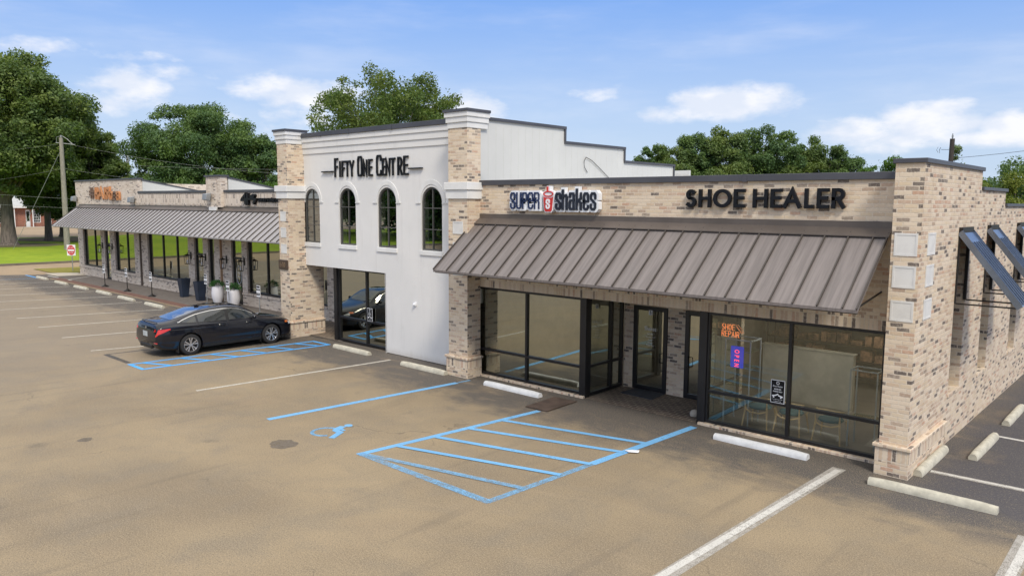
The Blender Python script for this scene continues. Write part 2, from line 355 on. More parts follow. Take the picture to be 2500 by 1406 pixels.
def ground_asphalt():
    mt, g_, o = newmat('asphalt')
    tc_ = g_.n('ShaderNodeTexCoord'); P_ = tc_.outputs['Object']
    sp = g_.n('ShaderNodeSeparateXYZ', ins={0: P_}); X_, Y_ = sp.outputs[0], sp.outputs[1]
    big = g_.noise(P_, .22, 5, .6, .4); mid = g_.noise(P_, .9, 6, .62, .6); fine = g_.noise(P_, 55, 3, .7); grit = g_.noise(P_, 140, 2, .6)
    strk = g_.noise(g_.scalev(P_, (.62, 1.5, 1)), 1.1, 6, .64, .3); coarse = g_.noise(P_, 24, 3, .75)
    c = g_.mix(g_.smooth(big, .32, .68), (.208, .165, .110), (.305, .240, .150))
    c = g_.mix(g_.m('MULTIPLY', g_.smooth(mid, .40, .72), .55), c, (.185, .160, .124))
    c = g_.mix(g_.m('MULTIPLY', g_.smooth(strk, .5, .76), .38), c, (.320, .252, .165))
    # greyer stalls on the far side
    far = g_.smooth(g_.m('ADD', g_.m('MULTIPLY', X_, -1), g_.m('MULTIPLY', mid, 8)), 20, 34)
    c = g_.mix(g_.m('MULTIPLY', far, .62), c, (.205, .178, .148))
    # dark, newer seal in front of the building
    wob_ = g_.m('ADD', Y_, g_.m('ADD', g_.m('MULTIPLY', g_.m('SUBTRACT', strk, .5), 3.4), g_.m('MULTIPLY', g_.m('SUBTRACT', mid, .5), 1.6)))
    dk = g_.smooth(wob_, 11.7, 13.1)
    c = g_.mix(g_.m('MULTIPLY', dk, .93), c, (.070, .069, .073))
    # tan dust drifting over it
    c = g_.mix(g_.m('MULTIPLY', g_.m('MULTIPLY', g_.smooth(strk, .56, .72), dk), .5), c, (.29, .225, .155))
    # sealed lot on the right side
    rt = g_.m('MULTIPLY', g_.smooth(g_.m('ADD', X_, g_.m('MULTIPLY', g_.m('SUBTRACT', mid, .5), 1.2)), -3.7, -3.0), g_.smooth(wob_, 12.9, 13.9))
    c = g_.mix(g_.m('MULTIPLY', rt, .9), c, g_.mix(mid, (.042, .045, .060), (.085, .084, .095)))
    sepa = g_.m('MULTIPLY', g_.smooth(g_.noise(P_, .5, 4, .6), .55, .75), .4)
    c = g_.mix(sepa, c, (.30, .225, .14))
    # oil drips
    vo = g_.n('ShaderNodeTexVoronoi', ins={'Vector': P_, 'Scale': .55}); sm = g_.m('MULTIPLY', g_.m('SUBTRACT', 1.0, g_.smooth(vo.outputs['Distance'], .05, .16)), .35)
    c = g_.mix(g_.m('MULTIPLY', sm, g_.smooth(mid, .45, .6)), c, (.06, .055, .05))
    # aggregate
    c = g_.mix(g_.m('MULTIPLY', g_.smooth(fine, .50, .68), g_.m('SUBTRACT', .52, g_.m('MULTIPLY', rt, .30))), c, (.50, .40, .26))
    c = g_.mix(g_.m('MULTIPLY', g_.smooth(fine, .50, .32), .55), c, (.075, .065, .055))
    c = g_.mix(g_.m('MULTIPLY', g_.smooth(coarse, .52, .72), .30), c, (.42, .34, .23))
    c = g_.mix(g_.m('MULTIPLY', g_.smooth(coarse, .47, .30), .34), c, (.09, .078, .062))
    tyre = g_.noise(g_.scalev(P_, (2.6, .22, 1)), 1.0, 5, .6)
    c = g_.mix(g_.m('MULTIPLY', g_.smooth(tyre, .54, .74), .30), c, (.12, .102, .082))
    agg = g_.noise(P_, 95, 2, .6); c = g_.mix(g_.m('MULTIPLY', g_.smooth(agg, .56, .70), g_.m('SUBTRACT', .34, g_.m('MULTIPLY', g_.m('MAXIMUM', dk, rt), .26))), c, (.46, .42, .35))
    # cracks
    wv = g_.n('ShaderNodeVectorMath', operation='ADD', ins={0: P_, 1: g_.scalev(g_.n('ShaderNodeTexNoise', ins={'Vector': P_, 'Scale': 1.3, 'Detail': 5.0}).outputs['Color'], (1.6, 1.6, 0))})
    vc = g_.n('ShaderNodeTexVoronoi', feature='DISTANCE_TO_EDGE', ins={'Vector': wv.outputs[0], 'Scale': .27})
    ck = g_.m('MULTIPLY', g_.m('SUBTRACT', 1.0, g_.smooth(vc.outputs['Distance'], .001, .006)), g_.smooth(g_.noise(P_, .35, 3), .52, .62))
    c = g_.mix(g_.m('MULTIPLY', ck, .38), c, (.06, .052, .045))
    b = g_.n('ShaderNodeBsdfPrincipled', ins={'Base Color': c, 'Roughness': .86, 'Specular IOR Level': .3})
    bp = g_.n('ShaderNodeBump', ins={'Strength': .5, 'Distance': .006, 'Height': g_.m('ADD', fine, g_.m('MULTIPLY', grit, .5))}); g_.t.links.new(bp.outputs[0], b.inputs['Normal'])
    g_.t.links.new(b.outputs[0], o.inputs[0]); return mt
M_ASPH = ground_asphalt()
def soil(name, ca, cb, cc, s=.3, rough=.95):
    mt, g_, o = newmat(name)
    tc_ = g_.n('ShaderNodeTexCoord'); P_ = tc_.outputs['Object']
    c = g_.mix(g_.smooth(g_.noise(P_, s, 5, .6), .35, .65), ca, cb)
    c = g_.mix(g_.m('MULTIPLY', g_.smooth(g_.noise(g_.scalev(P_, (1, 1, 1)), s*9, 5, .65), .4, .7), .6), c, cc)
    fine = g_.noise(P_, 14, 4, .7); c = g_.mix(g_.m('MULTIPLY', g_.smooth(fine, .5, .75), .35), c, tuple(q*.55 for q in ca))
    b = g_.n('ShaderNodeBsdfPrincipled', ins={'Base Color': c, 'Roughness': rough, 'Specular IOR Level': .15})
    bp = g_.n('ShaderNodeBump', ins={'Strength': .6, 'Distance': .04, 'Height': fine}); g_.t.links.new(bp.outputs[0], b.inputs['Normal'])
    g_.t.links.new(b.outputs[0], o.inputs[0]); return mt
M_LAWN = soil('lawn_grass', (.20, .29, .022), (.27, .35, .03), (.14, .23, .02), .09)
M_DIRT = soil('dry_ground', (.16, .14, .08), (.12, .15, .06), (.2, .16, .1), .2)
M_STREET = soil('tan_street', (.32, .245, .165), (.37, .285, .19), (.27, .21, .15), .12, .9)
M_WEED = soil('weedy_grass', (.20, .20, .04), (.28, .22, .07), (.12, .16, .03), 1.2)
M_CONCS = soil('concrete_slab', (.46, .42, .35), (.5, .46, .38), (.4, .36, .3), 1.0, .9)
def pavers(name, ca, cb, mortar, seed):
    mt, g_, o = newmat(name)
    tc_ = g_.n('ShaderNodeTexCoord'); P_ = tc_.outputs['Object']
    bt = g_.n('ShaderNodeTexBrick', ins={'Vector': g_.n('ShaderNodeVectorMath', operation='ADD', ins={0: P_, 1: (100+seed, 50, 0)}).outputs[0], 'Color1': (*ca, 1), 'Color2': (*cb, 1), 'Mortar': (*mortar, 1), 'Scale': 1.0,
              'Mortar Size': .011, 'Mortar Smooth': .2, 'Brick Width': .22, 'Row Height': .115})
    n_ = g_.noise(P_, 1.1, 5, .6)
    c = g_.mix(g_.m('MULTIPLY', g_.smooth(n_, .4, .75), .5), bt.outputs['Color'], mortar)
    c = g_.mix(g_.m('MULTIPLY', g_.noise(P_, 30, 4, .6), .4), c, ca)
    b = g_.n('ShaderNodeBsdfPrincipled', ins={'Base Color': c, 'Roughness': .8, 'Specular IOR Level': .3})
    bp = g_.n('ShaderNodeBump', ins={'Strength': .4, 'Distance': .006, 'Height': g_.m('SUBTRACT', 1.0, bt.outputs['Fac'])}); g_.t.links.new(bp.outputs[0], b.inputs['Normal'])
    g_.t.links.new(b.outputs[0], o.inputs[0]); return mt
M_PAVER = pavers('dark_brick_paver', (.085, .068, .058), (.15, .115, .095), (.34, .29, .22), 0)
M_PAVERG = pavers('grey_brick_paver', (.15, .135, .125), (.20, .18, .165), (.13, .115, .10), 9)
M_PAVERR = pavers('red_brick_paver', (.17, .085, .065), (.21, .12, .09), (.12, .09, .08), 4)
def paint(name, col, wear=.35, under=None):
    mt, g_, o = newmat(name)
    tc_ = g_.n('ShaderNodeTexCoord'); P_ = tc_.outputs['Object']
    n_ = g_.noise(P_, 7, 6, .7); n2_ = g_.noise(P_, .6, 3, .5); n3_ = g_.noise(P_, 70, 3, .7)
    c = g_.mix(g_.smooth(n2_, .35, .65), tuple(q*.86 for q in col), col)
    c = g_.mix(g_.m('MULTIPLY', g_.smooth(n3_, .5, .7), .22), c, (.15, .12, .09))
    b = g_.n('ShaderNodeBsdfPrincipled', ins={'Base Color': c, 'Roughness': .75})
    tr = g_.n('ShaderNodeBsdfTransparent')
    k = g_.m('ADD', g_.m('MULTIPLY', n_, .35), g_.m('ADD', g_.m('MULTIPLY', n2_, .30), g_.m('MULTIPLY', n3_, .60)))
    f = g_.smooth(k, .80-wear*.55, 1.02-wear*.55)
    mx = g_.n('ShaderNodeMixShader', ins={0: g_.m('MULTIPLY', f, .85), 1: b.outputs[0], 2: tr.outputs[0]})
    g_.t.links.new(mx.outputs[0], o.inputs[0]); return mt
M_PWHITE = paint('white_line_paint', (.60, .57, .50), .42)
M_PWHITEN = paint('fresh_white_paint', (.62, .61, .57), .36)
M_PWHITEW = paint('worn_grey_paint', (.42, .40, .36), .42)
M_PBLUE = paint('blue_line_paint', (.17, .44, .76), .30)
M_PBLUEW = paint('worn_blue_paint', (.20, .44, .70), .52)
M_PBLUEN = paint('fresh_blue_paint', (.08, .40, .88), .05)
M_PBLACK = paint('blackout_paint', (.085, .08, .078), .5)
M_PATCH = paint('asphalt_patch', (.165, .138, .105), .40)

def car_paint():
    mt, g_, o = newmat('black_car_paint')
    b = g_.n('ShaderNodeBsdfPrincipled', ins={'Base Color': (.004, .005, .010, 1), 'Roughness': .5, 'Specular IOR Level': .15, 'Coat Weight': 1.0, 'Coat Roughness': .02})
    g_.t.links.new(b.outputs[0], o.inputs[0]); return mt
M_CAR = car_paint()
M_CARGL = plain('car_glass', (.012, .016, .016), .06, var=0, spec=1.0, coat=.6)
M_CARPL = plain('car_black_plastic', (.012, .012, .012), .5)
M_TYRE = plain('tyre_rubber', (.018, .018, .019), .8)
M_RIM = plain('machined_alloy', (.62, .62, .64), .25, metal=.85, var=.05)
M_RIMD = plain('dark_alloy', (.02, .02, .022), .35, metal=.5)
M_CHROME = plain('chrome', (.80, .78, .74), .15, metal=1.0, var=.05)
M_TAIL = plain('tail_light_red', (.62, .025, .015), .15, coat=1)
M_PLATE = plain('licence_plate', (.45, .50, .52), .5)

def leafmat(name, ca, cb, cc):
    mt, g_, o = newmat(name)
    ge = g_.n('ShaderNodeNewGeometry'); tc_ = g_.n('ShaderNodeTexCoord')
    n_ = g_.noise(tc_.outputs['Object'], .45, 3, .6)
    c = g_.mix(ge.outputs['Random Per Island'], ca, cb)
    c = g_.mix(g_.m('MULTIPLY', g_.smooth(n_, .42, .62), .75), c, cc)
    d = g_.n('ShaderNodeBsdfPrincipled', ins={'Base Color': c, 'Roughness': .55, 'Specular IOR Level': .35})
    t = g_.n('ShaderNodeBsdfTranslucent', ins={'Color': g_.mix(.5, c, (.20, .32, .03))})
    mx = g_.n('ShaderNodeMixShader', ins={0: .30, 1: d.outputs[0], 2: t.outputs[0]})
    g_.t.links.new(mx.outputs[0], o.inputs[0]); return mt
M_LEAF = leafmat('oak_leaves', (.075, .125, .045), (.125, .195, .055), (.19, .25, .055))
M_LEAFD = leafmat('dark_leaves', (.060, .120, .055), (.10, .180, .062), (.15, .235, .06))
M_LEAFY = leafmat('yellow_green_leaves', (.085, .14, .022), (.16, .20, .03), (.19, .21, .03))
M_LEAFB = leafmat('bright_leaves', (.05, .13, .02), (.08, .18, .03), (.11, .20, .03))

# ------------------------------------------------------------------ ground
def sheet(name, poly, zz, mat):
    mb = MB(); tri = tessellate_polygon([[Vector((a, b, 0)) for a, b in poly]])
    mb.add([(a, b, zz) for a, b in poly], [tuple(t) for t in tri]); return struct(mb.build(name, mat))
R4 = lambda x0, x1, y0, y1: [(x0, y0), (x1, y0), (x1, y1), (x0, y1)]
sheet('ground', R4(-1500, 1500, -1500, 1500), -.06, M_DIRT)
sheet('parking_lot', [(-54.6, -45), (60, -45), (60, 70), (-24, 70), (-24, 17.4), (-53.2, 17.4), (-56.2, 13.2), (-55.6, 5)], 0, M_ASPH)
sheet('street', R4(-64.4, -53, -120, 120), -.02, M_STREET)
mb = MB(); mb.box(-108, -64.2, -110, 110, -.05, .10); struct(mb.build('lawn', M_LAWN))
mb = MB(); mb.box(-64.2, -63.95, -110, 110, -.05, .13); struct(mb.build('kerb', plain('stained_kerb', (.16, .14, .11), .9)))
sheet('far_street', R4(-150, -107.9, -120, 140), .0, M_STREET)
sheet('concrete_walk', R4(-153.5, -150, -60, 110), .02, M_CONCS)
sheet('tree_shade_soil', [(-101, 24), (-94, 29), (-93, 36), (-100, 40), (-107, 38), (-106, 27)], .115, soil('shaded_soil', (.15, .11, .07), (.12, .10, .06), (.10, .12, .04), .5))  # ground under the trees, their shade put into its dark colour
sheet('root_shade_soil', [(-92.5, 19), (-87, 20.2), (-86, 24.5), (-89, 27.5), (-93, 25)], .115, soil('shaded_mulch', (.16, .13, .09), (.13, .12, .07), (.10, .13, .04), .8))  # ground round the oak trunk, tree shade painted in as darker soil
sheet('concrete_ramp', [(-55.6, 15.5), (-52.9, 15.5), (-52.4, 17.2), (-54.9, 17.2)], .008, M_CONCS)
sheet('grass_strip', [(-59.6, 16.0), (-55.6, 15.95), (-54.6, 17.3), (-54.0, 17.4), (-54.0, 24), (-59, 24)], .012, M_WEED)
sheet('walkway', R4(-51.6, -21.5, 14.75, 17.1), .02, M_PAVERG)
sheet('walkway_border', R4(-51.6, -24.5, 14.78, 15.25), .024, M_PAVERR)
mb = MB(); mb.box(-51.6, -24.5, 14.66, 14.75, -.02, .022); struct(mb.build('kerb_edging', M_STREET))
sheet('entry_paving', R4(-10.95, -7.8, 14.56, 16.35), .006, M_PAVER)
sheet('passage_paving', R4(-25.6, -21.7, 14.8, 17.05), .028, M_PAVER)

# ------------------------------------------------------------------ painted markings (part of the lot)
def stripe(name, a, b, w, mat, zz=.004):
    a = Vector(a); b = Vector(b); t = (b-a).normalized(); n_ = Vector((-t.y, t.x))*w/2
    mb = MB(); mb.add([(*(a+n_), zz), (*(b+n_), zz), (*(b-n_), zz), (*(a-n_), zz)], [(0, 1, 2, 3)])
    return struct(mb.build(name, mat))
for i, (a, b) in enumerate([((-54.2, 8.9), (-52.25, 14.49)), ((-51.2, 8.8), (-49.3, 14.34)), ((-48.15, 8.7), (-46.25, 14.13)), ((-44.8, 8.7), (-42.83, 14.25)), ((-41.8, 8.7), (-39.77, 14.23)),
             ((-38.42, 8.75), (-36.7, 14.24)), ((-35.13, 8.73), (-33.54, 13.91)), ((-32.05, 8.63), (-30.9, 13.9)), ((-29.03, 8.53), (-27.8, 13.9)), ((-25.85, 8.39), (-24.7, 12.9))]):
    stripe('stall_line', a, b, .11, M_PBLUEW if i == 0 else M_PWHITE)
stripe('stall_line', (-18.46, 8.37), (-17.95, 14.11), .12, M_PWHITE)
stripe('stall_line', (-14.87, 8.30), (-14.36, 13.5), .17, M_PBLUE)
stripe('stall_line', (-14.36, 13.55), (-14.32, 13.95), .10, M_PBLUEW)
stripe('stall_line', (-4.80, 8.0), (-4.60, 13.8), .24, M_PWHITEW)
stripe('stall_line', (-4.84, 7.9), (-4.58, 13.7), .11, M_PWHITEN, .008)
stripe('stall_line', (-1.52, 6), (-1.58, 12.75), .24, M_PWHITEW)
stripe('stall_line', (-1.50, 6), (-1.55, 12.6), .11, M_PWHITEN, .008)
stripe('stall_line', (-3.35, 14.80), (3.0, 15.1), .17, M_PWHITEW)
stripe('stall_line', (-3.35, 14.80), (3.0, 15.1), .08, M_PWHITEN, .008)
stripe('stall_line', (-2.9, 18.06), (3.0, 17.9), .12, M_PWHITEN)
stripe('stall_line', (-2.9, 21.2), (3.0, 21.1), .12, M_PWHITEN)
stripe('stall_line', (-55.08, 14.35), (-52.4, 14.35), .13, M_PBLUEN)
stripe('stall_line', (-53.71, 15.19), (-51.6, 15.21), .12, M_PWHITEN, .012)
stripe('stall_line', (-51.4, 16.94), (-49.83, 15.16), .10, M_PWHITEN, .03)
stripe('stall_line', (-49.83, 15.16), (-49.21, 15.17), .10, M_PWHITEN, .034)
for a, b, w in [((-24.9, 8.44), (-24.5, 12.5), .1), ((-24.85, 8.5), (-23.1, 8.5), .16)]: stripe('blackout_line', a, b, w, M_PBLACK)
# access aisle by the car
zl = .004
for k, (a, b) in enumerate([((-22.87, 8.42), (-22.28, 14.2)), ((-21.93, 8.44), (-21.35, 14.22)), ((-22.93, 8.44), (-21.87, 8.44)), ((-22.32, 14.2), (-21.30, 14.22)),
             ((-22.80, 8.78), (-21.86, 9.22)), ((-22.65, 9.85), (-21.73, 10.32)), ((-22.55, 10.75), (-21.62, 11.18)), ((-22.45, 11.69), (-21.55, 12.05)), ((-22.35, 12.6), (-21.5, 12.96)), ((-22.3, 13.5), (-21.4, 13.85))]):
    stripe('access_aisle_line', a, b, .12 if k > 1 else .13, M_PBLUEN, .004+.0012*k)
for k, (a, b, w, wm) in enumerate([((-11.52, 8.26), (-11.02, 12.93), .15, M_PBLUE), ((-8.15, 8.30), (-8.0, 10.9), .14, M_PBLUEW), ((-8.0, 10.9), (-7.80, 14.28), .17, M_PBLUE), ((-11.55, 8.33), (-8.10, 8.33), .16, M_PBLUEW),
             ((-11.1, 11.80), (-7.95, 12.60), .13, M_PBLUE), ((-11.2, 10.87), (-7.92, 11.85), .13, M_PBLUE), ((-11.25, 10.00), (-8.0, 10.87), .13, M_PBLUE), ((-11.35, 9.10), (-8.05, 10.06), .12, M_PBLUE), ((-11.4, 8.36), (-8.1, 9.14), .13, M_PBLUEW)]):
    stripe('access_aisle_line', a, b, w, wm, .004+.0012*k)
# wheelchair symbol
fl = lambda a, b, d: (a, b, d)
def sym(name, parts, mat=M_PBLUE):
    mb = MB()
    for k, (pts, w, closed) in enumerate(parts): mb.ribbon(pts, w, .001, .0045+.0012*k, fl, closed)
    return struct(mb.build(name, mat))
C0 = (-13.20, 8.66)
ring = [(C0[0]+.27*math.cos(a), C0[1]+.27*math.sin(a)) for a in np.linspace(math.radians(97), math.radians(335), 24)]
sym('accessible_symbol_wheel', [(ring, .075, False)], M_PBLUEW)
mb = MB(); mb.prism([(-13.22+.095*math.cos(a), 9.25+.085*math.sin(a)) for a in np.linspace(0, 2*PI, 15)[:-1]], .001, .005, fl)
mb.ribbon([(-13.25, 9.13), (-13.13, 8.86)], .15, .001, .0062, fl)
mb.ribbon([(-13.28, 9.01), (-12.98, 8.97)], .075, .001, .0074, fl)
mb.ribbon([(-13.15, 8.86), (-12.93, 8.84), (-12.74, 8.50)], .13, .001, .0086, fl)
struct(mb.build('accessible_symbol', M_PBLUE))
def blob(name, c, rx, ry, mat, seed):
    rnd = random.Random(seed); pts = []
    for k in range(22):
        a = 2*PI*k/22; r = 1+rnd.uniform(-.14, .14); pts.append((c[0]+rx*r*math.cos(a), c[1]+ry*r*math.sin(a)))
    return sheet(name, pts, .0035, mat)
blob('repair_patch', (-13.1, 7.64), .30, .26, M_PATCH, 3)
blob('repair_patch', (-16.2, 5.06), .15, .13, M_PATCH, 4)

# ------------------------------------------------------------------ architecture helpers
def holes_face(mb, outer, holes, fn, depth, reveal=None):
    """front face at d=0 with openings, reveals and back face at d=depth"""
    loops = [outer]+holes
    tri = tessellate_polygon([[Vector((a, b, 0)) for a, b in lp] for lp in loops])
    flat = [p for lp in loops for p in lp]; n = len(flat)
    mb.add([fn(a, b, 0) for a, b in flat]+[fn(a, b, depth) for a, b in flat],
           [tuple(t) for t in tri]+[tuple(n+i for i in reversed(t)) for t in tri])
    for lp in loops:
        k = len(lp)
        mb.add([fn(a, b, 0) for a, b in lp]+[fn(a, b, depth) for a, b in lp], [(i, (i+1) % k, k+(i+1) % k, k+i) for i in range(k)])
def rect(a0, a1, b0, b1): return [(a0, b0), (a1, b0), (a1, b1), (a0, b1)]
def arch(a0, a1, b0, bs, top, n=14):
    c = (a0+a1)/2; r = (a1-a0)/2
    return [(a0, b0), (a1, b0), (a1, bs)] + [(c+r*math.cos(t), bs+(top-bs)*math.sin(t)) for t in np.linspace(0, PI, n)[1:-1]] + [(a0, bs)]
def window(parent, a0, a1, b0, b1, fn, d, vert=(), horiz=(), fw=.05, gm=None, name='window', fd=.10, top=None, label=None):
    """frame + panes; window > glass_pane"""
    mb = MB()
    def bar(p0, p1, q0, q1, dd0, dd1):
        mb.add([fn(p0, q0, dd0), fn(p1, q0, dd0), fn(p1, q1, dd0), fn(p0, q1, dd0), fn(p0, q0, dd1), fn(p1, q0, dd1), fn(p1, q1, dd1), fn(p0, q1, dd1)],
               [(0, 1, 2, 3), (7, 6, 5, 4), (0, 4, 5, 1), (1, 5, 6, 2), (2, 6, 7, 3), (3, 7, 4, 0)])
    bar(a0, a0+fw, b0, b1, d, d+fd); bar(a1-fw, a1, b0, b1, d, d+fd)
    bar(a0+fw, a1-fw, b0, b0+fw, d, d+fd); bar(a0+fw, a1-fw, b1-fw, b1, d, d+fd)
    vs = sorted(vert); xs = [a0+fw]+[q for v_ in vs for q in (v_-fw/2, v_+fw/2)]+[a1-fw]
    for v_ in vs: bar(v_-fw/2, v_+fw/2, b0+fw, b1-fw, d, d+fd)
    for h_ in horiz:
        for i in range(0, len(xs), 2): bar(xs[i], xs[i+1], h_-fw/2, h_+fw/2, d+.004, d+fd-.004)
    f = mb.build(name, M_FRAME, parent, bevel=.004)
    if label: f['label'] = label
    pm = MB(); q0 = a0+fw*.6; q1 = a1-fw*.6; r0 = b0+fw*.6; r1 = b1-fw*.6; dd = d+fd*.5
    pm.add([fn(q0, r0, dd), fn(q1, r0, dd), fn(q1, r1, dd), fn(q0, r1, dd)], [(0, 1, 2, 3)])
    pm.build('glass_pane', gm or M_GLASS, f)
    return f
def door(parent, a0, a1, b1, fn, d, gm=None, fw=.10, transom=None, hside=1, handle=True, b0=.02):
    f = window(parent, a0, a1, b0, b1, fn, d, (), (transom,) if transom else (), fw, gm, 'door', .07)
    if handle:
        hx = (a1-fw*.9) if hside > 0 else (a0+fw*.9); mb = MB(); s_ = -.05*hside
        P_ = [fn(hx, .78, d-.005), fn(hx+s_*1.2, .80, d-.06), fn(hx+s_*1.2, 1.01, d-.06), fn(hx, 1.03, d-.005)]
        mb.tube(P_, .013, 8); mb.build('handle', M_DARKMETAL, f, smooth=True)
    return f
def coping(parent, pts_fn_boxes, name='coping'):
    mb = MB()
    for b in pts_fn_boxes: mb.box(*b)
    return mb.build(name, M_COPING, parent, bevel=.008)

def seam_awning(parent, x0, x1, y_wall, y_ridge, z_ridge, y_eave, z_eave, pitch, fl_top, thick=.025, x_first=None, mat=None):
    """standing seam shed roof on brackets: awning > flashing, bracket"""
    mb = MB()
    mb.add([(x0, y_ridge, z_ridge), (x1, y_ridge, z_ridge), (x1, y_eave, z_eave), (x0, y_eave, z_eave),
            (x0, y_ridge, z_ridge-thick), (x1, y_ridge, z_ridge-thick), (x1, y_eave, z_eave-thick*2.2), (x0, y_eave, z_eave-thick*2.2)],
           [(0, 1, 2, 3), (7, 6, 5, 4), (0, 4, 5, 1), (1, 5, 6, 2), (2, 6, 7, 3), (3, 7, 4, 0)])
    aw = mb.build('awning', mat or M_BRONZE, parent)
    sm = MB(); dy = y_eave-y_ridge; dz = z_eave-z_ridge; L = math.hypot(dy, dz); ny, nz = -dz/L, dy/L
    if nz < 0: ny, nz = -ny, -nz
    h = .038; w = .011
    xs = []; xx = (x_first if x_first is not None else x0+pitch)
    while xx < x1-.05: xs.append(xx); xx += pitch
    for q in [x0+.012]+xs+[x1-.012]:
        a = (y_ridge, z_ridge); b = (y_eave, z_eave)
        sm.add([(q-w, a[0], a[1]), (q+w, a[0], a[1]), (q+w, b[0], b[1]), (q-w, b[0], b[1]),
                (q-w, a[0]+ny*h, a[1]+nz*h), (q+w, a[0]+ny*h, a[1]+nz*h), (q+w, b[0]+ny*h, b[1]+nz*h), (q-w, b[0]+ny*h, b[1]+nz*h)],
               [(0, 1, 2, 3), (7, 6, 5, 4), (0, 4, 5, 1), (1, 5, 6, 2), (2, 6, 7, 3), (3, 7, 4, 0)])
    sm.build('standing_seams', M_SEAM, aw)
    fm = MB(); k = .16
    # flashing: vertical leg on the wall and an apron lying on the roof
    fm.box(x0, x1, y_wall-.03, y_wall-.002, z_ridge+.02, fl_top)
    fm.add([(x0-.02, y_wall-.03, z_ridge+.10), (x1+.02, y_wall-.03, z_ridge+.10), (x1+.02, y_ridge+dy*.085, z_ridge+dz*.085+.062), (x0-.02, y_ridge+dy*.085, z_ridge+dz*.085+.062),
            (x0-.02, y_wall-.03, z_ridge+.05), (x1+.02, y_wall-.03, z_ridge+.05), (x1+.02, y_ridge+dy*.085, z_ridge+dz*.085+.045), (x0-.02, y_ridge+dy*.085, z_ridge+dz*.085+.045)],
           [(0, 1, 2, 3), (7, 6, 5, 4), (0, 4, 5, 1), (1, 5, 6, 2), (2, 6, 7, 3), (3, 7, 4, 0)])
    fm.build('flashing', M_BRONZE2, aw)
    bk = MB()
    n = max(2, int((x1-x0)/3.4)+1)
    for i in range(n):
        q = x0+.12+(x1-x0-.24)*i/(n-1)
        bk.tube([(q, y_eave+.06, z_eave-.05), (q, y_wall, z_eave+.16)], .018, 6)
        bk.tube([(q, y_eave+.06, z_eave-.055), (q, y_ridge-.03, z_ridge-.06)], .02, 6)
    bk.tube([(x0+.02, y_eave+.07, z_eave-.06), (x1-.02, y_eave+.07, z_eave-.06)], .02, 6)
    bk.build('bracket', M_DARKMETAL, aw)
    return aw

def pier(parent, x0, x1, y0, y1, ztop, mat, mats, plinth=True, side_y=None, zsplit=None):
    """brick pillar with a wider plinth, ledge and a soldier course; returns shaft"""
    mb = MB()
    if zsplit:
        for a, b in zsplit: mb.box(x0, x1, y0, y1, a, b)
    else: mb.box(x0, x1, y0, y1, .56, ztop)
    sh = mb.build('pillar', mat, parent, bevel=.006)
    pl = MB(); pl.box(x0-.05, x1+.05, y0-.05, side_y or y1, -.03, .23); pl.build('plinth', mat, sh, bevel=.008)
    pl = MB(); pl.box(x0-.05, x1+.05, y0-.052, side_y or y1, .23, .50); pl.build('plinth_course', mats, sh, bevel=.008)
    lg = MB(); lg.box(x0-.09, x1+.09, y0-.09, (side_y or y1)+.02, .50, .565); lg.build('plinth_ledge', mats, sh, bevel=.015)
    return sh
def inset_panel(parent, x0, x1, z0, z1, fn):
    mb = MB()
    def slab(a0, a1, b0, b1, d0, d1):
        mb.add([fn(a0, b0, d0), fn(a1, b0, d0), fn(a1, b1, d0), fn(a0, b1, d0), fn(a0, b0, d1), fn(a1, b0, d1), fn(a1, b1, d1), fn(a0, b1, d1)],
               [(0, 1, 2, 3), (7, 6, 5, 4), (0, 4, 5, 1), (1, 5, 6, 2), (2, 6, 7, 3), (3, 7, 4, 0)])
    t = .035
    slab(x0, x0+t, z0, z1, -.012, .02); slab(x1-t, x1, z0, z1, -.012, .02); slab(x0+t, x1-t, z0, z0+t, -.012, .02); slab(x0+t, x1-t, z1-t, z1, -.012, .02)
    slab(x0+t, x1-t, z0+t, z1-t, -.006, .02)
    return mb.build('inset_panel', M_PANEL, parent)

# ================================================================== RIGHT WING (near)
RW = thing('shop_building', 'low cream brick shop wing at the near end with a bronze awning and corner pillar', 'building', (-9.1, 16, 0))
yN = 14.55
mb = MB()
holes_face(mb, [(-14.80, 0), (-14.75, 0), (-14.75, 2.47), (-11.0, 2.47), (-7.72, 2.47), (-4.15, 2.47), (-4.15, 0), (-4.0, 0), (-4.0, 5.2), (-14.80, 5.2)], [], XZ(yN), .22)
mb.build('front_wall', M_BRICK, RW)
mb = MB(); mb.box(-14.52, -4.03, yN-.012, yN-.001, 2.475, 2.74); mb.build('soldier_course', M_BRICK_S, RW)
for a_, b_ in ((-14.5, -10.95), (-7.85, -4.05)): mb = MB(); mb.box(a_, b_, yN-.05, yN+.2, -.03, .055); mb.build('sill', M_BRICK_S, RW, bevel=.012)
coping(RW, [(-14.55, -4.02, yN-.05, yN+.30, 5.2, 5.335)])
for q in (-6.98,):
    mb = MB(); mb.box(q-.05, q+.05, yN-.056, yN+.31, 5.19, 5.342); mb.build('coping_joint', M_COPING, RW)
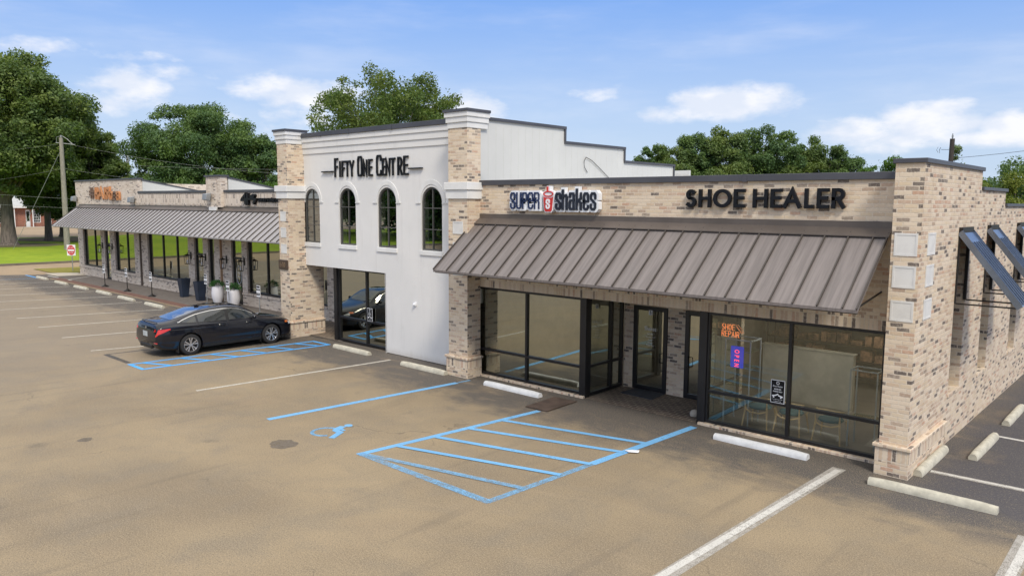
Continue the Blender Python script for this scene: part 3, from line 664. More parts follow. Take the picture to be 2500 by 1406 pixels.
# windows and entry
window(RW, -14.72, -11.0, .06, 2.47, XZ(yN), .05, (-12.91,), (.75,), .065, M_GLASS, label='wide four-pane shop window beside the middle brick pillar')
window(RW, -7.74, -4.15, .06, 2.47, XZ(yN), .05, (-5.93,), (.75,), .065, M_GLASSC, label='wide four-pane shop window by the corner pillar with neon signs inside')
for a_ in (-11.13, -7.91): mb = MB(); mb.box(a_, a_+.19, yN+.02, yN+.2, 0, 2.47); mb.build('corner_post', M_FRAME, RW, bevel=.006)
window(RW, 14.78, 16.24, .03, 2.47, YZ(-10.96), .02, (15.72,), (.75,), .065, M_GLASS)
window(RW, 14.78, 16.24, .03, 2.47, lambda a, b, d: (-7.87+d, a, b), .02, (), (.75,), .06, M_GLASS)
yE = 16.3
mb = MB(); holes_face(mb, [(-11.0, 0), (-10.72, 0), (-10.72, 2.17), (-9.71, 2.17), (-9.71, 0), (-9.23, 0), (-9.23, 2.17), (-8.25, 2.17), (-8.25, 0), (-7.8, 0), (-7.8, 2.6), (-11.0, 2.6)], [], XZ(yE), .2)
mb.build('entry_wall', M_BRICK, RW)
mb = MB(); mb.box(-10.96, -7.8, yN+.22, yE, 2.46, 2.52); mb.build('entry_soffit', M_INTD, RW)
d1 = door(RW, -10.71, -9.72, 2.17, XZ(yE), -.02, M_GLASS, .11); d1['label'] = 'black glazed door with white lettering, left one in the entry recess'
door(RW, -9.22, -8.26, 2.17, XZ(yE), -.02, M_GLASS, .11, hside=-1)
# corner pillar
cp = pier(RW, -4.03, -3.57, 14.05, 18.35, 5.45, M_BRICK, M_BRICK_S, side_y=16.4)
coping(RW, [(-4.07, -3.53, 14.01, 18.40, 5.45, 5.53)])
for z0, z1 in ((3.88, 4.27), (3.33, 3.71), (2.75, 3.11)):
    inset_panel(cp, -3.98, -3.61, z0, z1, XZ(14.05)); inset_panel(cp, 14.47, 14.97, z0, z1, YZ(-3.57))
# side wall with tall openings
mb = MB()
ops = [(16.66, 17.55), (19.2, 20.02), (22.6, 23.45), (25.9, 26.7)]
hol = [rect(a, b, 1.02, 4.18) for a, b in ops]
# replace the pillar's wall faces: the wall runs behind the pillar end
holes_face(mb, [(18.35, -.03), (34, -.03), (34, 4.72), (20.92, 4.72), (20.92, 5.06), (18.35, 5.06)], [h for h in hol[1:]], YZ(-3.574), .36)
mb.build('side_wall', M_BRICK, RW)
coping(RW, [(-3.96, -3.53, 18.40, 20.96, 5.06, 5.13), (-3.96, -3.53, 20.96, 34.05, 4.72, 4.79)], 'coping')
mb = MB(); mb.box(-14.8, -4.0, yN+.2, 34, 4.45, 4.6); mb.build('roof', M_ROOFM, RW)
mb = MB(); mb.box(-14.8, -3.6, 33.8, 34, 0, 4.72); mb.build('rear_wall', M_BRICK, RW)
# carve the first opening out of the pillar block (boolean-free: rebuild the shaft)
old = cp.data; mbp = MB(); mbp.box(-4.03, -3.57, 14.05, 16.66, .56, 5.45); mbp.box(-4.03, -3.57, 17.55, 18.35, .0, 5.45); mbp.box(-4.03, -3.57, 16.66, 17.55, 4.18, 5.45); mbp.box(-4.03, -3.57, 16.66, 17.55, -.03, 1.02)
me = D.meshes.new('pillar'); me.from_pydata(mbp.v, [], mbp.f); me.update()
bmx = bmesh.new(); bmx.from_mesh(me); bmesh.ops.recalc_face_normals(bmx, faces=bmx.faces); bmx.to_mesh(me); bmx.free(); me.materials.append(M_BRICK); cp.data = me
cp.modifiers.clear()
mb = MB(); mb.box(-3.573, -3.52, 16.42, 18.35, -.03, .02)
for (a, b) in ops:
    window(RW, a, b, 1.05, 4.18, YZ(-3.57), .27, (), (2.0, 3.2), .05, M_GLASSD, 'side_window', .06)
    s_ = MB(); s_.box(-3.83, -3.545, a-.03, b+.03, .96, 1.03); s_.build('side_sill', M_BRICK_S, RW, bevel=.01)
    # sloping louvre hood: frame > panel
    fr = MB(); z1_, z0_, xo = 4.20, 2.84, -2.50
    P = lambda X, Y, Z: (X, Y, Z)
    for yy in (a+.02, b-.02):
        fr.box(-3.60, -3.545, yy-.03, yy+.03, z0_, z1_+.02)
        fr.box(-3.55, xo, yy-.014, yy+.014, z0_-.014, z0_+.014)
    fr.box(-3.60, -3.50, a-.01, b+.01, z1_, z1_+.12)
    hood = fr.build('window_hood', M_DARKMETAL, RW)
    t_ = Vector((xo+3.55, 0, z0_-z1_)); L = t_.length; t_.normalize(); n_ = Vector((t_.z*-1, 0, t_.x))
    pn = MB()
    def hp(s0, s1, w0, w1, h0, h1):
        o_ = Vector((-3.55, 0, z1_+.03)); vs = []
        for hh in (h0, h1):
            for (s_1, w_1) in ((s0, w0), (s1, w0), (s1, w1), (s0, w1)):
                q = o_+t_*s_1+n_*hh; vs.append((q.x, w_1, q.z))
        pn.add(vs, [(0, 1, 2, 3), (7, 6, 5, 4), (0, 4, 5, 1), (1, 5, 6, 2), (2, 6, 7, 3), (3, 7, 4, 0)])
    hp(0, L+.03, a-.02, b+.02, 0, .03)
    for k in range(5):
        w_ = a+.06+(b-a-.14)*k/4; hp(.27, L, w_, w_+.03, .031, .055)
    hp(0, L+.03, a-.03, a-.021, -.05, .06); hp(0, L+.03, b+.021, b+.03, -.05, .06)
    pn.build('hood_panel', plain('blue_grey_metal', (.22, .26, .33), .26, metal=.85, var=.1), hood)
seam_awning(RW, -14.66, -4.17, yN, 14.43, 4.235, 12.95, 3.02, .4235, 4.45, x_first=-14.15)
# interior
mb = MB(); mb.box(-14.6, -11.06, 14.8, 16.5, -.02, .012); mb.box(-7.72, -3.9, 14.8, 16.5, -.02, .012); mb.box(-14.6, -3.9, 16.5, 24, -.02, .0125); mb.build('interior_floor', M_INTF, RW)
mb = MB(); mb.box(-14.6, -3.9, 21, 21.1, 0, 3); mb.box(-9.45, -9.3, 16.5, 21, 0, 3); mb.box(-14.6, -11.02, 20, 20.1, 0, 3); mb.box(-14.6, -14.5, 14.8, 21, 0, 3); mb.build('interior_wall', M_INT, RW)
mb = MB(); mb.box(-14.6, -11.06, 14.8, 16.5, 2.9, 2.95); mb.box(-7.72, -3.9, 14.8, 16.5, 2.9, 2.95); mb.box(-14.6, -3.9, 16.5, 24, 2.9, 2.949); mb.build('interior_ceiling', M_INTW, RW)
M_CEIL = (plain('lit_ceiling_panel', (.9, .9, .85), .5, em=((1, .95, .85), 7)))
for (cx_, cy_) in ((-6.2, 15.9), (-5.0, 19.4), (-12.5, 17.5)): mb = MB(); mb.box(cx_-.6, cx_+.6, cy_-.3, cy_+.3, 2.885, 2.899); mb.build('ceiling_light', M_CEIL, RW)

# ================================================================== CENTRE BLOCK
CB = thing('centre_building', 'tall white stucco centre block with four arched windows between two brick pillars', 'building', (-19.6, 17, 0))
yW = 14.72
xs_w = [(-23.40, -22.48), (-21.33, -20.41), (-19.26, -18.34), (-17.17, -16.26)]
mb = MB()
holes_face(mb, [(-18.92, 0.02), (-15.2, .02), (-15.2, 6.92), (-23.75, 6.92), (-23.75, 2.53), (-18.92, 2.53)], [arch(a, b, 3.33, 4.72, 5.19) for a, b in xs_w], XZ(yW), .30)
mb.build('front_wall', M_STUCCO, CB)
mb = MB()
for z0, z1, p_ in ((6.36, 6.56, .03), (6.56, 6.755, .06), (6.755, 6.92, .09)): mb.box(-23.45, -15.28, yW-p_, yW-.001, z0, z1)
mb.build('cornice', M_STUCCO, CB, bevel=.006)
for a, b in xs_w:
    c = (a+b)/2
    tr = MB()
    tr.ribbon([(c+.545*math.cos(t), 4.74+.59*math.sin(t)) for t in np.linspace(0, PI, 21)], .13, -.018, -.001, XZ(yW))
    tr.box(c-.68, c-.43-.045, yW-.03, yW-.001, 4.705, 4.735); tr.box(c+.475, c+.68, yW-.03, yW-.001, 4.705, 4.735)
    tr.build('arch_trim', M_TRIM, CB)
    s_ = MB(); s_.box(a-.04, b+.04, yW-.04, yW+.05, 3.19, 3.325); s_.build('window_sill', M_TRIM, CB, bevel=.008)
    f = MB(); o_ = arch(a+.0, b-.0, 3.33, 4.72, 5.19); i_ = arch(a+.05, b-.05, 3.38, 4.72, 5.14)
    holes_face(f, o_, [i_], lambda q, r, d: (q, yW+.035+d, r), .05)
    for q0, q1, r0, r1 in ((c-.012, c+.012, 3.38, 5.13), (a+.05, c-.012, 3.94, 3.965), (c+.012, b-.05, 3.94, 3.965), (a+.05, c-.012, 4.56, 4.585), (c+.012, b-.05, 4.56, 4.585)):
        f.box(q0, q1, yW+.04, yW+.065, r0, r1)
    fo = f.build('arched_window', plain('grey_bronze_frame', (.09, .09, .085), .45), CB)
    gl = MB(); gp_ = arch(a+.02, b-.02, 3.35, 4.72, 5.17)
    tri = tessellate_polygon([[Vector((q, r, 0)) for q, r in gp_]]); gl.add([(q, yW+.07, r) for q, r in gp_], [tuple(t) for t in tri]); gl.build('glass_pane', M_GLASSD, fo)
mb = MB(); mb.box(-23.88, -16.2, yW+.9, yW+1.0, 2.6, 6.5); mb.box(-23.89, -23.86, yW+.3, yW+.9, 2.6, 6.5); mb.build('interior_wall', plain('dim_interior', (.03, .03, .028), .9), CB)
coping(CB, [(-23.46, -15.28, yW-.13, yW+.34, 6.92, 7.065)])
for q in (-18.4, -20.6, -22.2):
    mb = MB(); mb.box(q-.04, q+.04, yW-.137, yW+.35, 6.91, 7.073); mb.build('coping_joint', M_COPING, CB)
# side walls, stepped metal parapet
mb = MB()
mb.prism([(14.55, 2.0), (24.55, 2.0), (24.55, 6.08), (21.37, 6.08), (21.37, 6.52), (18.19, 6.52), (18.19, 6.95), (14.55, 6.95)], 0, .15, YZ(-14.60))
sw = mb.build('side_wall', M_WMETAL, CB)
mb = MB(); yy = 14.6
while yy < 24.5:
    zt_ = 6.92 if yy < 18.15 else 6.49 if yy < 21.33 else 6.05
    mb.box(-14.602, -14.596, yy, yy+.012, 5.0, zt_); yy += .305
mb.build('siding_ribs', M_WMETAL, sw)
mb = MB()
for (y0, y1, z_) in ((14.50, 18.25, 6.95), (18.19, 21.43, 6.52), (21.37, 24.62, 6.08)): mb.box(-14.80, -14.55, y0, y1, z_, z_+.085)
for (y_, z0, z1) in ((18.18, 6.605, 6.95), (21.36, 6.165, 6.52), (24.54, 5.0, 6.08)): mb.box(-14.79, -14.56, y_, y_+.07, z0, z1)
mb.build('coping', M_COPING, CB)
mb = MB(); mb.tube([(-14.57, 19.34, 5.70), (-14.56, 19.18, 5.85), (-14.56, 19.15, 6.05), (-14.56, 19.24, 6.17), (-14.56, 19.55, 6.08), (-14.56, 20.0, 5.84), (-14.56, 20.6, 5.5)], .010, 6); mb.build('cable', M_DARKMETAL, CB)
mb = MB(); mb.box(-24.0, -23.9, 15.4, 26, 4.0, 6.9); mb.box(-24, -14.7, 25.9, 26, 0, 6.0); mb.build('rear_wall', M_WMETAL, CB)
mb = MB(); mb.box(-23.9, -14.76, yW+.3, 25.9, 5.7, 5.85); mb.build('roof', M_ROOFM, CB)
mb = MB(); mb.box(-23.75, -18.9, yW+.30, 17.3, 2.53, 2.6); mb.build('soffit', M_STUCCO, CB)
# pillars
def tall_pillar(x0, x1, y1, lab):
    p = pier(CB, x0, x1, 14.06, y1, 6.7, M_BRICK, M_BRICK_S, zsplit=((.56, 4.84), (5.28, 6.70))); p['label'] = lab
    mb = MB(); mb.box(x0-.05, x1+.05, 14.01, 14.74 if y1 > 15 else y1, 4.84, 5.08); mb.box(x0-.09, x1+.09, 13.97, 14.745 if y1 > 15 else y1+.02, 5.08, 5.28); mb.build('stone_band', M_TRIM, p, bevel=.01)
    mb = MB()
    for i, (a, b) in enumerate(((6.70, 6.85), (6.85, 6.99), (6.99, 7.12))):
        e = .02+.030*i; mb.box(x0-e, x1+e, 14.06-e, 14.8+e*.5, a, b)
    mb.build('capital', M_TRIM, p, bevel=.008)
    mb = MB(); mb.box(x0-.11, x1+.11, 13.95, 14.84, 7.12, 7.19); mb.build('coping', M_COPING, p)
    return p
pm = tall_pillar(-15.28, -14.54, 14.56, 'brick pillar between the white block and the near shop wing')
pl_ = tall_pillar(-24.02, -23.40, 15.42, 'brick pillar with a brown number plaque beside the passage')
for z0, z1 in ((3.90, 4.24), (3.33, 3.68), (2.78, 3.10)):
    inset_panel(pm, -15.10, -14.70, z0, z1, XZ(14.06))
for z0, z1 in ((4.06, 4.40), (3.50, 3.84), (2.95, 3.27)):
    inset_panel(pl_, -23.90, -23.54, z0, z1, XZ(14.06))
# shopfront under the white wall
window(CB, -21.75, -18.94, .03, 2.53, XZ(yW), .18, (-20.17,), (.84,), .07, glass('dark_reflective_glass', (.25, .26, .25), .52), label='black framed glazed shopfront under the white wall')
mb = MB(); mb.box(-21.92, -21.75, yW+.12, yW+.32, .0, 2.53); mb.build('corner_post', M_FRAME, CB)
mb = MB(); mb.box(-18.94, -18.90, yW+.0, yW+.5, .0, 2.53); mb.build('wall_return', M_STUCCO, CB)
mb = MB(); mb.box(-21.9, -21.86, yW+.33, 17.0, .03, 2.53); mb.build('side_glazing', M_FRAME, CB)
mb = MB(); mb.box(-21.7, -15.3, 19, 19.1, 0, 3); mb.build('back_room_wall', M_INT, CB)
mb = MB(); mb.box(-21.7, -15.3, 15.0, 19, -.01, .01); mb.build('interior_floor', M_INTF, CB)
mb = MB(); mb.box(-17.52, -17.42, yW-.06, yW, 1.64, 1.74); mb.box(-17.50, -17.44, yW-.10, yW-.06, 1.66, 1.71); mb.build('outlet_box', M_WHITE, CB, bevel=.01)

# ================================================================== LEFT WING
LW = thing('shop_wing', 'long low whitewashed brick shop wing at the far end with a dark striped metal awning', 'building', (-39, 18, 0))
yL = 17.05
OP = [('w', -52.75, -49.75, .62), ('d', -49.15, -48.30, .0), ('w', -47.55, -44.65, .62), ('w', -42.83, -37.88, .60), ('d', -37.2, -36.25, .0), ('w', -35.72, -35.10, .60), ('d', -33.4, -32.42, .0), ('w', -31.95, -27.9, .60), ('w', -26.28, -25.62, .58)]
zt_ = 3.05
out_ = [(-53.65, -.03)]
for k_, a, b, zb in OP:
    if k_ == 'd': out_ += [(a, -.03), (a, zt_), (b, zt_), (b, -.03)]
out_ += [(-24.85, -.03), (-24.85, 4.4), (-24.1, 4.4), (-24.1, 5.13), (-43.78, 5.13), (-43.78, 5.9), (-53.65, 5.9)]
mb = MB(); holes_face(mb, out_, [rect(a, b, zb, zt_) for k_, a, b, zb in OP if k_ == 'w'], XZ(yL), .25)
mb.build('front_wall', M_BRICKW, LW)
mb = MB(); mb.box(-43.75, -35.33, yL-.012, yL-.001, 4.55, 5.12); mb.box(-33.92, -24.1, yL-.012, yL-.001, 4.55, 5.12); mb.build('soldier_course', M_BRICKW_S, LW)
sills = MB()
for a, b in ((-53.69, -49.17), (-48.28, -43.9), (-43.5, -37.22), (-36.23, -34.5), (-32.4, -24.9)): sills.box(a, b, yL-.05, yL-.001, .50, .585)
sills.build('sill_course', M_BRICKW_S, LW, bevel=.01)
mb = MB(); mb.box(-53.65, -53.4, yL+.25, 32, -.03, 5.9); mb.build('end_wall', M_BRICKW, LW)
mb = MB(); mb.box(-35.33, -33.92, yL-.16, yL+.2, 4.45, 5.86); pr = mb.build('parapet_pier', M_BRICKW, LW, bevel=.006)
mb = MB(); mb.box(-34.95, -34.25, yL-.24, yL-.16, 4.30, 4.47); mb.build('pier_foot', M_TRIM, pr)
coping(LW, [(-53.70, -43.72, yL-.05, yL+.3, 5.9, 5.985), (-43.72, -35.34, yL-.05, yL+.3, 5.13, 5.255), (-35.40, -33.86, yL-.22, yL+.27, 5.86, 5.945), (-33.85, -24.08, yL-.05, yL+.3, 5.13, 5.255)])
for X_, zz_, ye in ((-43.72, 5.90, 20.9), (-33.92, 5.86, 20.3)):
    mb = MB(); mb.prism([(yL+.25, 4.7), (26, 4.7), (26, 4.95), (ye+1.2, 5.0), (yL+.25, zz_-.06)], 0, .2, YZ(X_)); w_ = mb.build('parapet_return', M_WMETAL, LW)
    mb = MB(); mb.prism([(yL+.2, zz_-.06), (ye+1.2, 5.0), (ye+1.2, 5.07), (yL+.2, zz_+.02)], -.03, .24, YZ(X_)); mb.build('coping', M_COPING, w_)
mb = MB(); mb.box(-53.4, -24.1, yL+.25, 32, 4.6, 4.75); mb.build('roof', M_ROOFM, LW)
mb = MB(); mb.box(-53.4, -24.1, 31.8, 32, 0, 4.75); mb.build('rear_wall', M_BRICKW, LW)
mull = {-52.75: (-51.0,), -47.55: (-45.9,), -42.83: (-41.07, -39.37), -31.95: (-30.33,)}
for k_, a, b, zb in OP:
    if k_ == 'w': window(LW, a, b, zb, zt_, XZ(yL), .09, mull.get(a, ()), (), .085 if a != -26.28 else .05, M_GLASSL)
    else: door(LW, a, b, zt_, XZ(yL), .08, M_GLASSL, .10, transom=2.12)
for q in (-43.70, -34.32):
    mb = MB(); mb.box(q-.04, q+.04, yL-.09, yL-.001, .03, 4.4); mb.build('downspout', M_BRONZE2 if q < -40 else plain('tan_downspout', (.38, .25, .16), .6), LW)
seam_awning(LW, -53.1, -24.06, yL, 16.93, 4.33, 15.42, 3.17, .47, 4.50, x_first=-52.4, mat=M_BRONZEL)
mb = MB(); mb.box(-53.3, -24.9, 17.4, 24, -.02, .012); mb.build('interior_floor', M_INTF, LW)
mb = MB(); mb.box(-53.3, -24.9, 23, 23.1, 0, 3.4)
for q in (-43.9, -34.4): mb.box(q, q+.12, 17.4, 23, 0, 3.4)
mb.build('interior_wall', M_INT, LW)
mb = MB(); mb.box(-53.3, -24.9, 17.4, 24, 3.4, 3.45); mb.build('interior_ceiling', M_INTW, LW)
for (cx_, cy_, cz_) in ((-38.6, 18.4, 2.75), (-38.2, 18.4, 2.75), (-30.1, 18.2, 2.75), (-29.8, 18.6, 2.7), (-29.4, 18.9, 2.65), (-50.5, 19.5, 2.9)):
    mb = MB(); mb.lathe([(.01, 0), (.07, .03), (.07, .09), (.02, .12)], (cx_, cy_, cz_), 10); mb.tube([(cx_, cy_, cz_+.1), (cx_, cy_, 3.4)], .006, 5); mb.build('pendant_lamp', M_LAMP, LW)
mb = MB(); mb.box(-24.98, -24.80, 16.95, 17.1, .0, 2.6); mb.build('white_post', M_STUCCO, LW)

# ================================================================== LETTERING
def arc(cx, cy, rx, ry, a0, a1, n=12): return [(cx+rx*math.cos(math.radians(t)), cy+ry*math.sin(math.radians(t))) for t in np.linspace(a0, a1, n)]
LET = {
 'A': [[(0, 0), (.5, 1), (1, 0)], [(.2, .32), (.8, .32)]],
 'B': [[(0, 0), (0, 1), (.5, 1)]+arc(.55, .76, .4, .24, 90, -90, 7)+[(0, .52)], [(.0, .52), (.55, .52)]+arc(.55, .26, .45, .26, 90, -90, 7)+[(0, 0)]],
 'C': [arc(.52, .5, .52, .5, 50, 310, 18)], 'E': [[(1, 1), (0, 1), (0, 0), (1, 0)], [(0, .52), (.85, .52)]],
 'F': [[(1, 1), (0, 1), (0, 0)], [(0, .55), (.8, .55)]], 'H': [[(0, 0), (0, 1)], [(1, 0), (1, 1)], [(0, .5), (1, .5)]],
 'I': [[(.5, 0), (.5, 1)]], 'L': [[(0, 1), (0, 0), (1, 0)]], 'N': [[(0, 0), (0, 1), (1, 0), (1, 1)]],
 'O': [arc(.5, .5, .5, .5, 0, 342, 20)+['c']], 'P': [[(0, 0), (0, 1), (.5, 1)]+arc(.55, .74, .45, .26, 90, -90, 8)+[(0, .48)]],
 'R': [[(0, 0), (0, 1), (.45, 1)]+arc(.5, .74, .45, .26, 90, -90, 8)+[(0, .48)], [(.45, .48), (1, 0)]],
 'S': [arc(.52, .75, .42, .25, 40, 270, 12)+arc(.5, .25, .46, .25, 90, -140, 12)], 'T': [[(0, 1), (1, 1)], [(.5, 0), (.5, 1)]],
 'Y': [[(0, 1), (.5, .48), (1, 1)], [(.5, .48), (.5, 0)]], 'U': [[(0, 1), (0, .25)]+arc(.5, .27, .5, .27, 190, 350, 9)+[(1, .27), (1, 1)]],
 '#': [[(.3, 0), (.3, 1)], [(.7, 0), (.7, 1)], [(0, .33), (1, .33)], [(0, .66), (1, .66)]],
 ':': [[(.5, .1), (.5, .3)], [(.5, .6), (.5, .8)]], '3': [arc(.45, .74, .45, .26, 150, -90, 10), arc(.45, .26, .5, .26, 90, -150, 10)],
 '6': [arc(.5, .3, .48, .3, 0, 345, 14)+['c'], [(.02, .3), (.1, .7), (.4, .97), (.85, 1)]], '1': [[(.2, .8), (.5, 1), (.5, 0)]], '0': [arc(.5, .5, .42, .5, 0, 342, 18)+['c']],
 'K': [[(0, 0), (0, 1)], [(1, 1), (0, .45), (1, 0)]], 'G': [arc(.52, .5, .5, .5, 50, 330, 16)+[(1, .45), (.6, .45)]], 'D': [[(0, 0), (0, 1), (.4, 1)]+arc(.4, .5, .6, .5, 90, -90, 12)+[(0, 0)]],
 # squared condensed display forms
 'o_': [[(0, .12), (.15, 0), (.85, 0), (1, .12), (1, .88), (.85, 1), (.15, 1), (0, .88), 'c']],
 'c_': [[(1, .78), (1, .88), (.85, 1), (.15, 1), (0, .88), (0, .12), (.15, 0), (.85, 0), (1, .12), (1, .2)]],
 's_': [[(1, .72), (1, .90), (.78, 1), (.22, 1), (0, .90), (0, .66), (1, .36), (1, .10), (.78, 0), (.22, 0), (0, .10), (0, .28)]],
 'u_': [[(0, 1), (0, .10), (.22, 0), (.78, 0), (1, .10), (1, 1)]],
 'p_': [[(0, 0), (0, 1), (.78, 1), (1, .9), (1, .58), (.78, .48), (.1, .48)]],
 'e_': [[(1, .20), (1, .10), (.78, 0), (.22, 0), (0, .10), (0, .90), (.22, 1), (.78, 1), (1, .9), (1, .5), (.1, .5)]],
 'r_': [[(0, 0), (0, 1), (.78, 1), (1, .9), (1, .6), (.8, .52), (.1, .52)], [(.82, .5), (1, .40), (1, 0)]],
 'h_': [[(0, 0), (0, 1.08)], [(.05, .72), (.8, .80), (1, .70), (1, 0)]],
 'a_': [[(0, .80), (.1, 1), (.85, 1), (1, .9), (1, 0)], [(1, .55), (.15, .55), (0, .45), (0, .08), (.15, 0), (1, 0)]],
 'k_': [[(0, 0), (0, 1.12)], [(1, .9), (1, .62), (.1, .46)], [(.5, .45), (1, .36), (1, 0)]],
 'b_': [[(0, 1.3), (0, 0), (.8, 0), (1, .2), (1, .6), (.8, .75), (0, .75)]],
}
def letter(mb, ch, x0, x1, z0, z1, t, fn, d0, d1, k0=0):
    x0 += t/2; x1 -= t/2; z0 += t/2; z1 -= t/2
    if x1-x0 < .002: x1 = x0+.002
    for k, st in enumerate(LET[ch]):
        closed = st[-1] == 'c'; pts = [(x0+(x1-x0)*p[0], z0+(z1-z0)*p[1]) for p in (st[:-1] if closed else st)]
        # drop duplicate points
        q = [pts[0]]
        for p in pts[1:]:
            if (Vector(p)-Vector(q[-1])).length > 1e-4: q.append(p)
        if not closed and len(q) > 1:       # square ends out to the full box
            a = Vector(q[0])-(Vector(q[1])-Vector(q[0])).normalized()*t/2; b = Vector(q[-1])+(Vector(q[-1])-Vector(q[-2])).normalized()*t/2
            q[0] = tuple(a); q[-1] = tuple(b)
        mb.ribbon(q, t, d0-.0012*(k+k0), d1, fn, closed)
# SHOE HEALER
SG = thing('shop_sign', 'large black raised letters SHOE HEALER on the cream brick', 'sign', (-6.6, 14.4, 4.66))
bx_ = [-8.287, -8.033, -7.974, -7.692, -7.642, -7.238, -7.184, -6.939, -6.774, -6.468, -6.408, -6.177, -6.156, -5.802, -5.74, -5.558, -5.503, -5.277, -5.231, -4.984]
for i, ch in enumerate('SHOEHEALER'):
    mb = MB(); letter(mb, ch, bx_[2*i], bx_[2*i+1], 4.67, 5.05, .070, XZ(yN), -.095, -.03); mb.build('letter', M_SIGNBLK, SG, bevel=.004)
# SUPER shakes with the cup
SG = thing('shop_sign', 'blue and red SUPER Shakes sign with a red cup between the two words', 'sign', (-11.9, 14.4, 4.5))
bx_ = [-13.323, -13.148, -13.115, -12.94, -12.911, -12.737, -12.716, -12.538, -12.51, -12.331]
bp_ = MB(); 
for i, ch in enumerate(['s_', 'u_', 'p_', 'e_', 'r_']): letter(bp_, ch, bx_[2*i]-.045, bx_[2*i+1]+.055, 4.545, 5.05, .14, XZ(yN), -.11-.0041*i, -.02)
bp_.box(-13.30, -12.33, yN-.10, yN-.02, 4.57, 5.03)
bx2 = [-11.808, -11.622, -11.602, -11.418, -11.386, -11.205, -11.173, -10.989, -10.957, -10.776, -10.751, -10.566]
for i, ch in enumerate(['s_', 'h_', 'a_', 'k_', 'e_', 's_']): letter(bp_, ch, bx2[2*i]-.045, bx2[2*i+1]+.06, 4.53, 5.05 if ch in ('s_', 'e_', 'a_') else 5.085, .12, XZ(yN), -.135-.0041*i, -.02)
bp_.box(-11.78, -10.56, yN-.125, yN-.02, 4.56, 5.0)
bp_.build('backing', M_WHITE, SG)
for i, ch in enumerate(['s_', 'u_', 'p_', 'e_', 'r_']):
    mb = MB(); letter(mb, ch, bx_[2*i], bx_[2*i+1], 4.59, 5.01, .041, XZ(yN), -.145, -.12); mb.build('letter', M_NAVY, SG)
for i, ch in enumerate(['s_', 'h_', 'a_', 'k_', 'e_', 's_']):
    mb = MB(); letter(mb, ch, bx2[2*i], bx2[2*i+1], 4.575, 5.0 if ch in ('s_', 'e_', 'a_') else 5.04, .060, XZ(yN), -.175, -.14); mb.build('letter', M_NAVYD, SG)
mb = MB(); mb.prism([(-12.215, 4.95), (-12.17, 4.56), (-12.13, 4.51), (-11.93, 4.51), (-11.89, 4.56), (-11.845, 4.95), (-11.86, 5.02), (-11.94, 5.05), (-11.98, 5.05), (-11.98, 5.16), (-12.085, 5.16), (-12.085, 5.05), (-12.12, 5.05), (-12.20, 5.02)], -.15, -.02, XZ(yN)); mb.build('cup_backing', M_WHITE, SG)
cup = MB(); cup.prism([(-12.185, 4.90), (-12.145, 4.57), (-12.11, 4.535), (-11.95, 4.535), (-11.915, 4.57), (-11.875, 4.90), (-11.93, 4.875), (-12.03, 4.865), (-12.13, 4.875)], -.165, -.14, XZ(yN))
cup.ribbon(arc(-12.03, 4.965, .145, .058, 0, 342, 20), .028, -.166, -.14, XZ(yN), True); cup.prism(rect(-12.075, -12.03, 5.02, 5.145), -.167, -.14, XZ(yN)); cup.build('red_cup', M_RED, SG)
mb = MB(); letter(mb, 's_', -12.095, -11.965, 4.60, 4.84, .042, XZ(yN), -.178, -.16); mb.build('cup_letter', M_WHITE, SG)
# FIFTY ONE CENTRE
SG = thing('shop_sign', 'tall condensed black letters FIFTY ONE CENTRE flanked by two dashes on the white wall', 'sign', (-19.7, 14.6, 5.5))
for ch, a, b, z1 in (('F', -21.50, -21.29, 6.17), ('I', -21.25, -21.13, 6.07), ('F', -21.09, -20.90, 6.07), ('T', -20.90, -20.66, 6.07), ('Y', -20.66, -20.41, 6.07), ('o_', -20.23, -19.97, 6.19), ('N', -19.93, -19.71, 6.07), ('E', -19.65, -19.44, 6.08),
                 ('c_', -19.25, -18.98, 6.19), ('E', -18.96, -18.80, 6.08), ('N', -18.79, -18.56, 6.08), ('T', -18.55, -18.31, 6.08), ('R', -18.21, -17.98, 6.10), ('E', -17.93, -17.70, 6.12)):
    mb = MB(); t_ = .062 if z1 < 6.15 else .068
    letter(mb, ch, a, b, 5.545, z1, t_, XZ(yW), -.055, -.02); mb.build('letter', M_SIGNBLK, SG)
mb = MB(); mb.box(-22.22, -21.57, yW-.08, yW-.02, 5.715, 5.755); mb.build('dash', M_SIGNBLK, SG)
mb = MB(); mb.box(-17.68, -17.06, yW-.08, yW-.02, 5.715, 5.755); mb.build('dash', M_SIGNBLK, SG)
# #HAIRbar
SG = thing('shop_sign', 'orange wooden letters #HAIRbar on the tall whitewashed parapet', 'sign', (-48.5, 17, 4.7))
mb = MB(); letter(mb, '#', -51.1, -50.2, 4.83, 5.52, .12, XZ(yL), -.07, -.02); mb.build('letter', M_WOODDARK, SG)
for ch, a, b, z1 in (('H', -50.1, -49.58, 5.52), ('A', -49.55, -48.72, 5.52), ('I', -48.62, -48.42, 5.52), ('R', -48.34, -47.72, 5.52)):
    mb = MB(); letter(mb, ch, a, b, 4.80, z1, .15, XZ(yL), -.09, -.02); mb.build('letter', M_WOODSIGN, SG)
for ch, a, b, z0, z1, mm in (('b_', -47.70, -47.22, 4.78, 5.40, M_WOODSIGN), ('a_', -47.15, -46.72, 4.76, 5.26, M_WOODDARK), ('r_', -46.62, -46.18, 4.76, 5.26, M_WOODSIGN)):
    mb = MB(); letter(mb, ch, a, b, z0, z1, .10, XZ(yL), -.12, -.02); mb.build('letter', mm, SG)
